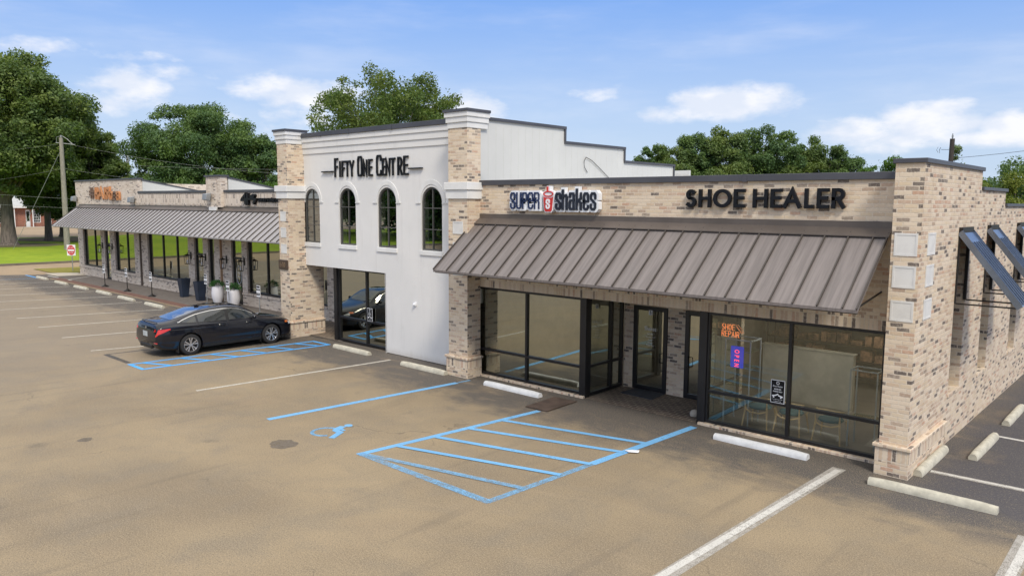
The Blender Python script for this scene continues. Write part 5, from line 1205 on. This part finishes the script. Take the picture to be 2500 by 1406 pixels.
for a_ in (FA, RA):
    for s_ in (-1, 1):
        c_ = MB(); c_.lathe([(.375, s_*.60), (.375, s_*1.1)], (CX, CY+a_, WR+.01), 40, axis='x'); co = c_.build('cutter', M_CAR)
        md = bo.modifiers.new('arch', 'BOOLEAN'); md.operation = 'DIFFERENCE'; md.solver = 'EXACT'; md.object = co
bpy.context.view_layer.update()
dg = bpy.context.evaluated_depsgraph_get(); me2 = D.meshes.new_from_object(bo.evaluated_get(dg)); bo.modifiers.clear()
bo.data = me2
for p in me2.polygons: p.use_smooth = True
try: me2.set_sharp_from_angle(angle=math.radians(38))
except Exception: pass
for o in [o for o in D.objects if o.name.startswith('cutter')]: D.objects.remove(o)
def side_patch(name, mat, y0, y1, zlo, zhi, off=.006, n=26, m_=6, sides=(1, -1), parent=car, smooth=True):
    res = []
    for s_ in sides:
        mb = MB()
        for i in range(n+1):
            y = y0+(y1-y0)*i/n; a, b = zlo(y), zhi(y)
            for j in range(m_+1):
                z = a+(b-a)*j/m_; x = side_x(y, z)+off; mb.v.append((CX+s_*x, CY+y, z))
        for i in range(n):
            for j in range(m_): mb.f.append((i*(m_+1)+j, i*(m_+1)+j+1, (i+1)*(m_+1)+j+1, (i+1)*(m_+1)+j))
        res.append(mb.build(name, mat, parent, smooth=smooth))
    return res
ip = lambda xs, zs: (lambda y: float(np.interp(y, xs, zs)))
beltl = ip([-1.62, -1.3, -.9, .95], [1.035, 1.0, .985, .945])
upper = ip([-1.62, -1.5, -1.3, -1.1, -.9, -.6, -.2, .1, .35, .6, .8, .98], [1.036, 1.09, 1.155, 1.212, 1.252, 1.292, 1.312, 1.302, 1.262, 1.175, 1.075, .96])
lo_ = lambda y: beltl(y)+.012
side_patch('side_window', M_CARGL, -1.04, -.14, lo_, lambda y: max(lo_(y)+.004, upper(y)))
side_patch('side_window', M_CARGL, -.04, .95, lo_, lambda y: max(lo_(y)+.004, upper(y)))
side_patch('quarter_window', M_CARGL, -1.52, -1.10, lo_, lambda y: max(lo_(y)+.002, upper(y)))
side_patch('window_pillar', M_CARPL, -.14, -.04, lo_, upper, .004)
side_patch('window_trim', M_CHROME, -1.66, .80, lambda y: max(upper(y), beltl(y)), lambda y: max(upper(y), beltl(y))+.017, .009, 50, 1)
side_patch('window_trim', plain('dim_trim', (.10, .10, .10), .3, metal=.8), -1.6, .97, lambda y: beltl(y)-.002, lambda y: beltl(y)+.010, .008, 40, 1)
for a, b, z0, z1 in ((-.09, -.095, .30, .95), (.80, .86, .34, .93), (-.98, -1.06, .52, .97)):
    mb = MB()
    for s_ in (-1, 1):
        mb.tube([(CX+s_*(side_x(a+(b-a)*t, z0+(z1-z0)*t)+.001), CY+a+(b-a)*t, z0+(z1-z0)*t) for t in np.linspace(0, 1, 9)], .004, 5)
    mb.build('door_seam', M_CARPL, car)
side_patch('rocker_trim', M_CARPL, -.93, 1.0, lambda y: .205, lambda y: .30, .004, 30, 2)
for y_, z_ in ((-.30, .855), (.62, .83)):
    for s_ in (-1, 1):
        mb = MB(); x_ = side_x(y_, z_); mb.tube([(CX+s_*(x_+.004), CY+y_-.11, z_), (CX+s_*(x_+.032), CY+y_-.07, z_), (CX+s_*(x_+.032), CY+y_+.06, z_), (CX+s_*(x_+.004), CY+y_+.10, z_)], .013, 7); mb.build('door_handle', M_CAR, car, smooth=True)
# body crease
mb = MB()
for s_ in (-1, 1): mb.tube([(CX+s_*(side_x(y, .80+.02*(y < 0)*-y)-.006), CY+y, .80+.02*(y < 0)*-y) for y in np.linspace(-1.95, 1.9, 30)], .012, 6)
mb.build('shoulder_crease', M_CAR, car, smooth=True)
def top_patch(name, mat, y0, y1, wf, off=.006, n=18, m_=14, smooth=True):
    mb = MB()
    for i in range(n+1):
        y = y0+(y1-y0)*i/n; w = wf(y)
        for j in range(m_+1):
            x = -w+2*w*j/m_; mb.v.append((CX+x, CY+y, top_z(x, y)+off))
    for i in range(n):
        for j in range(m_): mb.f.append((i*(m_+1)+j, i*(m_+1)+j+1, (i+1)*(m_+1)+j+1, (i+1)*(m_+1)+j))
    return mb.build(name, mat, car, smooth=smooth)
top_patch('windscreen', M_CARGL, .45, 1.06, ip([.45, 1.06], [.56, .70]))
top_patch('rear_window', plain('rear_glass', (.05, .056, .065), .05, var=0, spec=1, coat=1), -1.80, -.82, ip([-1.80, -1.3, -.82], [.50, .53, .50]), .007)
top_patch('sunroof', M_CARGL, -.62, .02, lambda y: .40, .004)
mb = MB(); mb.tube([(CX-.56, CY-2.20, 1.075), (CX-.3, CY-2.26, 1.095), (CX, CY-2.275, 1.10), (CX+.3, CY-2.26, 1.095), (CX+.56, CY-2.20, 1.075)], [.012, .022, .024, .022, .012], 8); mb.build('rear_spoiler', M_CAR, car, smooth=True)
mb = MB(); mb.prism([(-.78, 1.365), (-.60, 1.375), (-.70, 1.43), (-.80, 1.435)], -.022, .022, lambda a, b, d: (CX+d, CY+a, b)); mb.build('antenna_fin', M_CAR, car, bevel=.006)
# lamps
side_patch('tail_light', M_TAIL, -2.325, -1.93, ip([-2.325, -2.27, -1.93], [.66, .745, .865]), ip([-2.325, -2.27, -1.93], [.69, .885, .90]), .007, 16, 4)
for s_ in (-1, 1):
    mb = MB(); pts = []
    for i in range(9):
        x = .36+.34*i/8
        for z_ in (.80+.015*i/8, .885):
            # rear face: find the y where the surface reaches this x at z
            ylo, yhi = -2.335, -2.0
            for _ in range(24):
                ym = (ylo+yhi)/2
                if side_x(ym, z_) > x and fine_sec(ym)[6*SUB][1] > z_-.02: yhi = ym
                else: ylo = ym
            mb.v.append((CX+s_*x, CY+min(yhi, -2.24)-.012, z_))
    for i in range(8): mb.f.append((2*i, 2*i+1, 2*i+3, 2*i+2))
    mb.build('tail_light', M_TAIL, car, smooth=True)
    mb = MB(); mb.box(CX+s_*.64-.12, CX+s_*.64+.12, CY-2.335, CY-2.27, .455, .485); mb.build('rear_reflector', M_TAIL, car, bevel=.01)
side_patch('headlight', plain('amber_lamp', (.55, .14, .03), .2, coat=1), 1.92, 2.06, lambda y: .67, lambda y: .725, .008, 6, 2)
side_patch('headlight', plain('clear_lamp', (.5, .52, .55), .1, coat=1), 2.06, 2.22, lambda y: .60, ip([2.06, 2.22], [.70, .64]), .008, 8, 2)
mb = MB(); mb.box(CX-.42, CX+.42, CY-2.345, CY-2.26, .28, .40); mb.build('rear_diffuser', M_CARPL, car, bevel=.02)
mb = MB(); mb.prism([(-.33, .60), (.33, .60), (.27, .80), (-.27, .80)], -2.33, -2.22, lambda a, b, d: (CX+a, CY+d, b)); mb.build('plate_recess', M_CARPL, car)
mb = MB(); mb.box(CX-.155, CX+.155, CY-2.345, CY-2.331, .63, .785); pt = mb.build('licence_plate', M_PLATE, car, bevel=.006)
mb = MB(); mb.ribbon([(CX-.045, .92), (CX-.03, .86), (CX-.0, .86)], .010, -.0005, .012, lambda a, b, d: (a, CY-2.318+d, b)); mb.ribbon([(CX-.04, .855), (CX-.028, .93)], .012, 0, .012, lambda a, b, d: (a, CY-2.318+d, b)); mb.ribbon([(CX+.04, .855), (CX+.028, .93)], .012, .001, .012, lambda a, b, d: (a, CY-2.318+d, b)); mb.ribbon([(CX-.03, .893), (CX+.03, .893)], .010, .002, .012, lambda a, b, d: (a, CY-2.318+d, b)); mb.build('badge', M_CHROME, car)
for s_ in (-1, 1):
    mb = MB(); mb.lathe([(.01, 0), (.055, .02), (.075, .06), (.07, .10), (.01, .11)], (0, 0, 0), 14, axis='y'); mb.v = [(CX+s_*.96+q[0]*1.25, CY+.74+q[1]-.05, .995+q[2]*.95) for q in mb.v]; mi = mb.build('side_mirror', M_CAR, car, smooth=True)
    mb = MB(); mb.tube([(CX+s_*.82, CY+.74, .96), (CX+s_*.93, CY+.74, .97)], .02, 6); mb.build('mirror_arm', M_CARPL, mi)
# wheels
def wheel(x_, y_, s_):
    c = (CX+x_, CY+y_, WR+.004)
    mb = MB(); t = .215
    prof = [(.222, -t/2), (.27, -t/2-.006), (.315, -t/2+.012), (WR, -t/2+.04), (WR, t/2-.04), (.315, t/2-.012), (.27, t/2+.006), (.222, t/2), (.215, 0)]
    mb.lathe([(r, h) for r, h in prof]+[prof[0]], c, 40, axis='x', cap=False); w = mb.build('wheel', M_TYRE, car, smooth=True)
    mb = MB(); o_ = s_*(t/2-.045); mb.lathe([(.218, o_-.001), (.218, o_+s_*.001)], c, 36, axis='x'); mb.build('rim_disc', M_RIMD, w)
    mb = MB(); mb.lathe([(.222, s_*(t/2-.05)), (.222, s_*(t/2-.004)), (.210, s_*(t/2-.004)), (.205, s_*(t/2-.04))], c, 36, axis='x', cap=False)
    mb.lathe([(.055, s_*(t/2-.05)), (.05, s_*(t/2-.015)), (.002, s_*(t/2-.010))], c, 16, axis='x')
    for k in range(5):
        for dd in (-.14, .14):
            a = 2*PI*k/5+dd+.31; a2 = a+dd*.55
            u = Vector((0, math.cos(a), math.sin(a))); u2 = Vector((0, math.cos(a2), math.sin(a2))); pz = Vector((0, -u.z, u.y)); pz2 = Vector((0, -u2.z, u2.y)); X1 = Vector((s_*(t/2-.016), 0, 0)); X0 = Vector((s_*(t/2-.042), 0, 0)); cc = Vector(c)
            q = [cc+u*.045-pz*.012, cc+u*.045+pz*.012, cc+u2*.212+pz2*.021, cc+u2*.212-pz2*.021]
            mb.add([v+X0 for v in q]+[v+X1 for v in q], [(0, 1, 2, 3), (7, 6, 5, 4), (0, 4, 5, 1), (1, 5, 6, 2), (2, 6, 7, 3), (3, 7, 4, 0)])
    mb.build('rim', M_RIM, w)
for a_ in (FA, RA):
    for s_ in (-1, 1): wheel(s_*.785, a_, s_)
for s_ in (-1, 1):
    for a_ in (FA, RA):
        mb = MB(); mb.lathe([(.372, s_*.60), (.372, s_*.615)], (CX, CY+a_, WR+.01), 30, axis='x'); mb.build('wheel_well', M_CARPL, car)
        mb = MB(); mb.box(CX+s_*.80-.09, CX+s_*.80+.09, CY+a_-.405, CY+a_-.385, .12, .34); mb.build('mud_flap', M_CARPL, car)
for y_ in (1.04, 1.08):
    mb = MB(); mb.tube([(CX-.1+(.5 if y_ > 1.05 else 0), CY+y_+.03, 1.015), (CX+.12+(.5 if y_ > 1.05 else 0), CY+y_-.12, 1.06)], .009, 5); mb.build('wiper', M_CARPL, car)

# ================================================================== TREES
M_LEAFC = leafmat('mid_green_leaves', (.050, .105, .028), (.12, .175, .035), (.15, .19, .035))
def crown_mesh(name, clumps, n_leaf, size, mat, rng, droop=.0):
    """leaf-sized quads spread through many clumps. clumps: (centre, radii, weight)"""
    cs = np.array([c for c, r, w in clumps]); rs = np.array([r for c, r, w in clumps]); ws = np.array([w for c, r, w in clumps], float); ws /= ws.sum()
    idx = rng.choice(len(clumps), n_leaf, p=ws)
    d = rng.normal(size=(n_leaf, 3)); d /= np.linalg.norm(d, axis=1)[:, None]
    rad = rng.uniform(.20, 1.0, n_leaf)**.55
    p = cs[idx]+d*rs[idx]*rad[:, None]
    # a share of the leaves bridges neighbouring clumps so the crown holds together
    nb = rng.choice(len(clumps), (n_leaf, 5)); dist = np.linalg.norm(cs[nb]-cs[idx][:, None, :], axis=2); near = nb[np.arange(n_leaf), dist.argmin(1)]
    tt = np.where(rng.uniform(size=n_leaf) < .16, rng.uniform(0, .8, n_leaf), 0)[:, None]
    p += (cs[near]-cs[idx])*tt*(dist.min(1) < rs[idx][:, 0]*4.2)[:, None]
    p += rng.normal(size=(n_leaf, 3))*size*.35
    nrm = d*.7+rng.normal(size=(n_leaf, 3))*.8+np.array([0, 0, .55]); nrm /= np.linalg.norm(nrm, axis=1)[:, None]
    a = np.cross(nrm, rng.normal(size=(n_leaf, 3))); a /= np.linalg.norm(a, axis=1)[:, None]; b = np.cross(nrm, a)
    s = size*rng.uniform(.55, 1.25, n_leaf)[:, None]
    k = rng.uniform(.45, .8, n_leaf)[:, None]
    V = np.stack([p-a*s*.6, p-b*s*k*.5+nrm*s*.12, p+a*s*.6-nrm*s*.1, p+b*s*k*.5+nrm*s*.12], 1).reshape(-1, 3)
    me = D.meshes.new(name); me.vertices.add(len(V)); me.vertices.foreach_set('co', V.ravel())
    me.loops.add(n_leaf*4); me.loops.foreach_set('vertex_index', np.arange(n_leaf*4, dtype=np.int32))
    me.polygons.add(n_leaf); me.polygons.foreach_set('loop_start', np.arange(0, n_leaf*4, 4, dtype=np.int32)); me.polygons.foreach_set('loop_total', np.full(n_leaf, 4, dtype=np.int32))
    me.update(calc_edges=True); me.materials.append(mat)
    o = D.objects.new(name, me); COL.objects.link(o); return o
def tree(label, base, H, R, z0, n_clump, n_leaf, size, mat, trunk_r, seed, group=None, shape=None, clump_r=.2, bark=None, skew=(0, 0), fork=.3, name='tree', limbs=10, rz=None):
    rng = np.random.default_rng(seed); t = thing(name, label, 'tree', base, group)
    zc = (z0+H)/2; rz = rz or (H-z0)/2; n_clump = int(n_clump*1.35)
    cl = []; tries = 0
    while len(cl) < n_clump and tries < 20000:
        tries += 1
        d = rng.normal(size=3); d /= np.linalg.norm(d); r = rng.uniform(.08, 1)**.42*.92
        q = np.array([d[0]*R*r+skew[0]*(d[2]*.5+.5), d[1]*R*r+skew[1]*(d[2]*.5+.5), zc+d[2]*rz*r])
        if shape is not None and not shape(q[0]/R, q[1]/R, (q[2]-z0)/(H-z0)): continue
        cr_ = R*clump_r*1.08*rng.uniform(.4, 1.45); 
        cl.append((q, (cr_, cr_, cr_*rng.uniform(.55, .85)), cr_**2))
    cr = crown_mesh('crown', cl, int(n_leaf*1.9), size*.66, mat, rng); cr.parent = t
    mb = MB(); n_ = 12
    zt2 = z0+(H-z0)*.55
    P = [(0, 0, -.1), (0, 0, .35), (0, 0, H*.10), (skew[0]*.1, skew[1]*.1, H*fork), (skew[0]*.4, skew[1]*.4, zt2)]
    mb.tube(P, [trunk_r*1.75, trunk_r*1.22, trunk_r, trunk_r*.82, trunk_r*.25], n_)
    mb.build('trunk', bark or M_BARK, None, smooth=True); tr = COL.objects[-1]; tr.parent = t
    lb = MB(); order = sorted(range(len(cl)), key=lambda i: -cl[i][2])[:limbs*3]
    for k, i in enumerate(order):
        q = cl[i][0]; f0 = rng.uniform(fork*.9, .62); s_ = np.array([skew[0]*.3, skew[1]*.3, H*f0*.8 if H*f0*.8 < q[2] else q[2]*.7])
        mid = (s_+q)/2+np.array([0, 0, .06*H])*rng.uniform(.2, 1)+rng.normal(size=3)*R*.05
        r0 = trunk_r*(.42 if k < limbs else .22)
        lb.tube([s_, s_*.6+mid*.4, mid, mid*.4+q*.6, q], [r0, r0*.75, r0*.5, r0*.3, r0*.10], 6)
    lb.build('limbs', bark or M_BARK, None, smooth=True); l_ = COL.objects[-1]; l_.parent = tr
    return t
# left group across the lawn
tree('huge thick-trunked oak on the lawn at the left edge', (-90.6, 22.3, .1), 19.8, 8.7, 4.4, 135, 56000, .46, M_LEAF, .64, 11, clump_r=.145, limbs=12, fork=.24, name='oak_tree')
tree('thinner dark-trunked tree on the lawn just right of the huge oak', (-97.9, 28.05, .1), 17.0, 5.6, 3.6, 80, 30000, .44, M_LEAFD, .36, 12, clump_r=.18, fork=.3, name='oak_tree')
tree('rounded olive-green tree reaching right behind the utility pole', (-93.4, 31.2, .1), 13.0, 4.2, 2.6, 60, 24000, .42, M_LEAF, .4, 13, clump_r=.2, fork=.25, name='oak_tree')
tree('dark tree filling the gap low behind the utility pole', (-107.5, 32.5, .1), 13.5, 5.2, 1.6, 60, 22000, .5, M_LEAFD, .4, 14, clump_r=.2, fork=.2, name='oak_tree')
tree('tall tree behind the huge oak at the left edge', (-104, 17.0, .1), 19.5, 9, 4.0, 80, 24000, .55, M_LEAF, .45, 15, clump_r=.2, fork=.2, name='oak_tree')
# broad crown over the left wing
tree('broad round dark-green tree rising behind the left shop wing', (-81.8, 38.5, 0), 15.8, 7.6, 1.0, 130, 72000, .36, M_LEAFD, .5, 21, clump_r=.165, limbs=12, fork=.2, shape=lambda a, b, c: (a*a+b*b) < (.99 if c < .7 else 1.0), name='broadleaf_tree')
tree('shorter dark tree behind the low parapet left of the left brick pillar', (-76.4, 43.0, 0), 12.4, 3.6, 1.0, 55, 24000, .36, M_LEAFD, .35, 22, clump_r=.2, fork=.2, name='broadleaf_tree')
tree('low bright-green bushy tree behind the sloping parapet beside the left brick pillar', (-43.0, 24.4, 0), 6.3, 1.9, 2.5, 32, 14000, .16, M_LEAFB, .12, 23, clump_r=.25, bark=M_BARKG, name='small_tree')
tree('low pale-green bushy tree peeking over the parapet left of the narrow pier', (-60.4, 27.4, 0), 6.5, 1.8, 2.5, 32, 12000, .18, M_LEAFY, .12, 24, clump_r=.25, bark=M_BARKG, name='small_tree')
tree('yellow-green tree behind the far end of the tall parapet', (-88.0, 33.8, 0), 8.0, 2.2, 2.0, 30, 12000, .3, M_LEAFY, .2, 25, clump_r=.26, name='small_tree')
# open-crowned tree over the centre block
tree('open-crowned tree with visible branches above the white centre block', (-37.2, 29.2, 0), 13.2, 5.0, 5.0, 150, 27000, .23, M_LEAFC, .22, 31, clump_r=.125, bark=M_BARKG, fork=.45, limbs=26, skew=(.3, .3), name='broadleaf_tree')
# row at the back right
for i, (x_, y_, h_, r_, z_, mt_, lab) in enumerate([(-37.7, 59.2, 10.3, 2.0, 1.5, M_LEAFD, 'leftmost tree of the row, right behind the lowest step of the white parapet'), (-36.0, 60.8, 10.9, 2.4, 1.5, M_LEAF, 'second tree from the left of the row beyond the shop roof'),
      (-34.6, 62.3, 11.4, 2.6, 1.5, M_LEAFD, 'tree of the row directly above the first letters of SHOE'), (-32.6, 63.9, 11.7, 2.9, 1.5, M_LEAF, 'full tree of the row above the last letters of SHOE'), (-30.5, 65.8, 11.9, 3.0, 1.5, M_LEAFD, 'tallest tree of the row beyond the shop roof'),
      (-28.4, 67.7, 11.5, 2.9, 1.5, M_LEAFD, 'tree of the row above the middle of HEALER'), (-26.6, 69.4, 11.0, 2.7, 1.5, M_LEAF, 'sparse tree near the right end of the row'), (-24.8, 70.8, 10.0, 2.5, 1.5, M_LEAFD, 'rightmost tree of the row, sloping down to the gap')]):
    tree(lab, (x_, y_, 0), h_, r_, 3.6, 44, 12500, .28, mt_, .22, 40+i, 'row of trees beyond the shop roof', clump_r=.215, fork=.25, name='broadleaf_tree')
for i, (x_, y_, h_, r_, lab) in enumerate([(-34.5, 58.5, 8.6, 2.2, 'lower brighter tree in front of the row, left one'), (-31.0, 61.5, 8.3, 2.3, 'lower brighter tree in front of the row, middle one'), (-26.5, 65.5, 8.2, 2.4, 'lower brighter tree in front of the row, right one')]):
    tree(lab, (x_, y_, 0), h_, r_, 2.5, 34, 9000, .26, M_LEAF, .15, 60+i, 'row of trees beyond the shop roof', clump_r=.24, name='broadleaf_tree')
tree('single light-green tree just left of the corner pillar top', (-16.2, 54.0, 0), 8.2, 1.7, 2.5, 30, 9000, .22, M_LEAFB, .14, 71, clump_r=.26, name='small_tree')
tree('dark wide tree behind the far right wall top', (-12.6, 78.0, 0), 8.6, 4.2, 1.0, 46, 13000, .34, M_LEAFD, .3, 72, clump_r=.22, name='broadleaf_tree')
tree('yellow-green tree peeking over the stepped right wall', (-9.9, 54.5, 0), 6.9, 2.1, 1.5, 30, 9000, .22, M_LEAFY, .15, 73, clump_r=.25, name='small_tree')
tree('dark green tree at the right picture edge behind the wall', (-7.0, 56.0, 0), 8.0, 2.4, 1.5, 34, 10000, .24, M_LEAFD, .18, 74, clump_r=.24, name='broadleaf_tree')
tree('small green treetop just right of the dark pole', (-15.0, 66.5, 0), 9.3, 1.1, 3.0, 16, 3500, .2, M_LEAF, .1, 75, clump_r=.3, name='small_tree')
# trees across the street behind the viewer, mirrored in the windows
for i, (x_, y_) in enumerate([(-72, -34), (-84, -40), (-97, -36), (-110, -44), (-124, -38)]):
    tree(['large', 'broad', 'tall', 'dense', 'far'][i]+' tree across the lawn that the arched windows mirror', (x_, y_, 0), 16+i % 3, 9.0, 1.0, 60, 9000, 1.0, M_LEAFD, .45, 80+i, 'trees mirrored in the upper windows', clump_r=.24, name='broadleaf_tree')

# ================================================================== POLES AND WIRES
def wire(name, lab, a, b, sag, r=.007):
    a, b = Vector(a), Vector(b); mb = MB(); mb.tube([a.lerp(b, t)-Vector((0, 0, sag*4*t*(1-t))) for t in np.linspace(0, 1, 16)], r, 5)
    return tag(mb.build(name, M_GREYMETAL), lab, 'power line', 'overhead wires at the left')
pb = Vector((-79.3, 24.22, 0)); pt_ = Vector((-80.35, 24.55, 10.55))
t = thing('utility_pole', 'grey wooden utility pole leaning slightly, on the lawn edge at the far left', 'utility pole', pb)
mb = MB(); mb.tube([pb, pb.lerp(pt_, .5), pt_], [.27, .22, .17], 12); mb.build('shaft', M_POLE, t, smooth=True)
mb = MB(); mb.tube([pt_-Vector((.35, .35, .45)), pt_+Vector((.9, .9, -.62))], .04, 6); mb.build('crossarm', M_GREYMETAL, t)
mb = MB(); mb.lathe([(.05, 0), (.09, .05), (.09, .2), (.03, .25)], pt_, 10); mb.build('insulator', M_GREYMETAL, t)
mb = MB(); mb.tube([pt_+Vector((-.3, -.3, -.4)), pt_+Vector((-.25, -.3, .05)), pt_+Vector((.05, .05, .2)), pt_+Vector((.4, .4, -.1)), pt_+Vector((.75, .75, -.6))], .022, 5); mb.build('jumper_wire', M_GREYMETAL, t)
mb = MB(); mb.tube([pt_-Vector((0, 0, 1.0)), (-83.6, 20.9, .1)], .02, 5); mb.build('guy_wire', M_GREYMETAL, t)
wire('overhead_wire', 'upper wire from the left picture edge to the grey utility pole', (-92, 12.5, 9.3), pt_-Vector((.3, .3, .6)), .5)
wire('overhead_wire', 'upper wire running right from the grey utility pole into the trees', pt_+Vector((.6, .6, -.6)), (-62, 42, 7.2), .6)
wire('overhead_wire', 'middle wire from the left picture edge to the grey utility pole', (-92, 12.5, 5.9), pb.lerp(pt_, .73), .5)
wire('overhead_wire', 'middle wire running right from the pole behind the wooden sign', pb.lerp(pt_, .73), (-62, 42, 5.6), .5)
wire('overhead_wire', 'low wire at the left, crossing behind the utility pole', (-88, 10.5, 6.2), (-66, 36, 4.6), .5)
wire('overhead_wire', 'lowest wire at the left, crossing behind the utility pole', (-88, 10.5, 5.2), (-66, 36, 3.9), .5)
wire('overhead_wire', 'long wire before the broad round tree, ending at the left brick pillar', (-75.0, 28.6, 8.0), (-50, 38.5, 7.35), .15)
mb = MB(); mb.tube([(-100.5, 38.1, 0), (-100.5, 38.1, 9.9)], [.24, .2], 8); mb.lathe([(.2, 9.9), (.02, 10.3)], (-100.5, 38.1, 0), 8); tag(mb.build('steel_pole', M_GREYMETAL), 'pale steel pole top between the two big tree groups', 'pole')
t = thing('utility_pole', 'dark wooden pole top with an antenna, behind the corner pillar', 'utility pole', (-11.7, 51.2, 0))
mb = MB(); mb.tube([(-11.7, 51.2, 0), (-11.66, 51.2, 8.65)], [.16, .13], 10); mb.build('shaft', M_POLED, t, smooth=True)
mb = MB(); mb.tube([(-11.66, 51.2, 8.6), (-11.66, 51.2, 8.95)], .03, 6); mb.lathe([(.05, 8.7), (.05, 8.85)], (-11.66, 51.2, 0), 8); mb.build('insulator', M_GREYMETAL, t)
mb = MB(); mb.tube([(-11.7, 51.1, 8.0), (-12.15, 50.9, 8.02)], .012, 5); mb.tube([(-12.18, 50.9, 8.15), (-12.25, 50.9, 8.0), (-12.22, 50.9, 7.82)], .014, 5); mb.tube([(-12.32, 50.9, 8.18), (-12.40, 50.9, 8.0), (-12.30, 50.9, 7.85)], .012, 5); mb.build('antenna', M_DARKMETAL, t)
mb = MB(); a_, b_ = Vector((-11.66, 51.2, 7.5)), Vector((2, 49, 9.3)); mb.tube([a_.lerp(b_, q)-Vector((0, 0, 1.2*q*(1-q))) for q in np.linspace(0, 1, 12)], .012, 5); mb.build('service_wire', M_DARKMETAL, t)

# ================================================================== FAR BRICK BUILDING
FB = thing('brick_building', 'low red brick building with white multi-pane windows far behind the oaks', 'building', (-156, 40, 0))
XF = -154
wins = [(24.0, 26.4), (30.2, 32.6), (35.9, 38.1), (41.85, 43.0), (45.5, 47.7), (51.0, 53.0)]
mb = MB(); holes_face(mb, [(10, 0), (40.7, 0), (40.7, 3.0), (41.4, 3.0), (41.4, 0), (70, 0), (70, 3.45), (10, 3.45)], [rect(a, b, .72, 3.0) for a, b in wins], YZ(XF), .25); mb.build('wall', M_BRICKR, FB)
for a, b in wins:
    fr = MB(); c = (a+b)/2
    for q0, q1, r0, r1 in ((a, a+.07, .72, 3.0), (b-.07, b, .72, 3.0), (a+.07, b-.07, .72, .80), (a+.07, b-.07, 2.92, 3.0)): fr.box(XF-.1, XF+.02, q0, q1, r0, r1)
    n_ = 4
    for k in range(1, n_): fr.box(XF-.08, XF-.0, a+(b-a)*k/n_-.02, a+(b-a)*k/n_+.02, .80, 2.92)
    for z_ in (1.2, 1.7, 2.2, 2.6): fr.box(XF-.085, XF-.01, a+.07, b-.07, z_-.025, z_+.025)
    f = fr.build('window', M_TRIM, FB); gl = MB(); gl.box(XF-.12, XF-.11, a+.03, b-.03, .75, 2.97); gl.build('glass_pane', M_GLASSD, f)
mb = MB(); mb.box(XF-.15, XF-.05, 40.72, 41.38, 0, 2.98); dr = mb.build('door', M_TRIM, FB)
mb = MB(); mb.box(XF-.05, XF-.03, 40.82, 41.28, 1.0, 2.7); mb.build('door_glass', M_GLASSD, dr)
mb = MB(); mb.prism([(XF+1.0, 3.4), (XF+1.0, 3.62), (XF-4.5, 5.3), (XF-12, 5.3), (XF-12, 3.4)], 8, 72, lambda a, b, d: (a, d, b)); mb.build('roof', plain('pale_metal_roof', (.42, .43, .42), .5), FB)
mb = MB(); mb.box(XF+.98, XF+1.06, 8, 72, 3.32, 3.64); mb.build('fascia', M_TRIM, FB)
for q in (41.6, 44.4, 38.8):
    mb = MB(); mb.box(XF+.75, XF+.87, q-.06, q+.06, 0, 3.4); mb.build('porch_post', M_TRIM, FB)
mb = MB(); mb.box(XF-12, XF-11.8, 10, 70, 0, 3.4); mb.build('rear_wall', M_BRICKR, FB)
t = thing('wheelie_bin', 'grey wheeled bin standing on the far street left of the huge oak', 'bin', (-118.3, 28.85, 0))
mb = MB(); mb.add([(-118.3+a, 28.85+b, z_) for z_, w_ in ((.05, .30), (1.25, .40)) for a, b in ((-w_, -w_), (w_, -w_), (w_, w_), (-w_, w_))], [(0, 1, 2, 3), (4, 5, 6, 7), (0, 1, 5, 4), (1, 2, 6, 5), (2, 3, 7, 6), (3, 0, 4, 7)]); mb.build('bin_body', plain('grey_bin', (.09, .11, .12), .5), t, bevel=.03)
mb = MB(); mb.box(-118.75, -117.85, 28.4, 29.3, 1.26, 1.34); mb.build('lid', plain('blue_grey_lid', (.12, .16, .18), .5), t, bevel=.02)
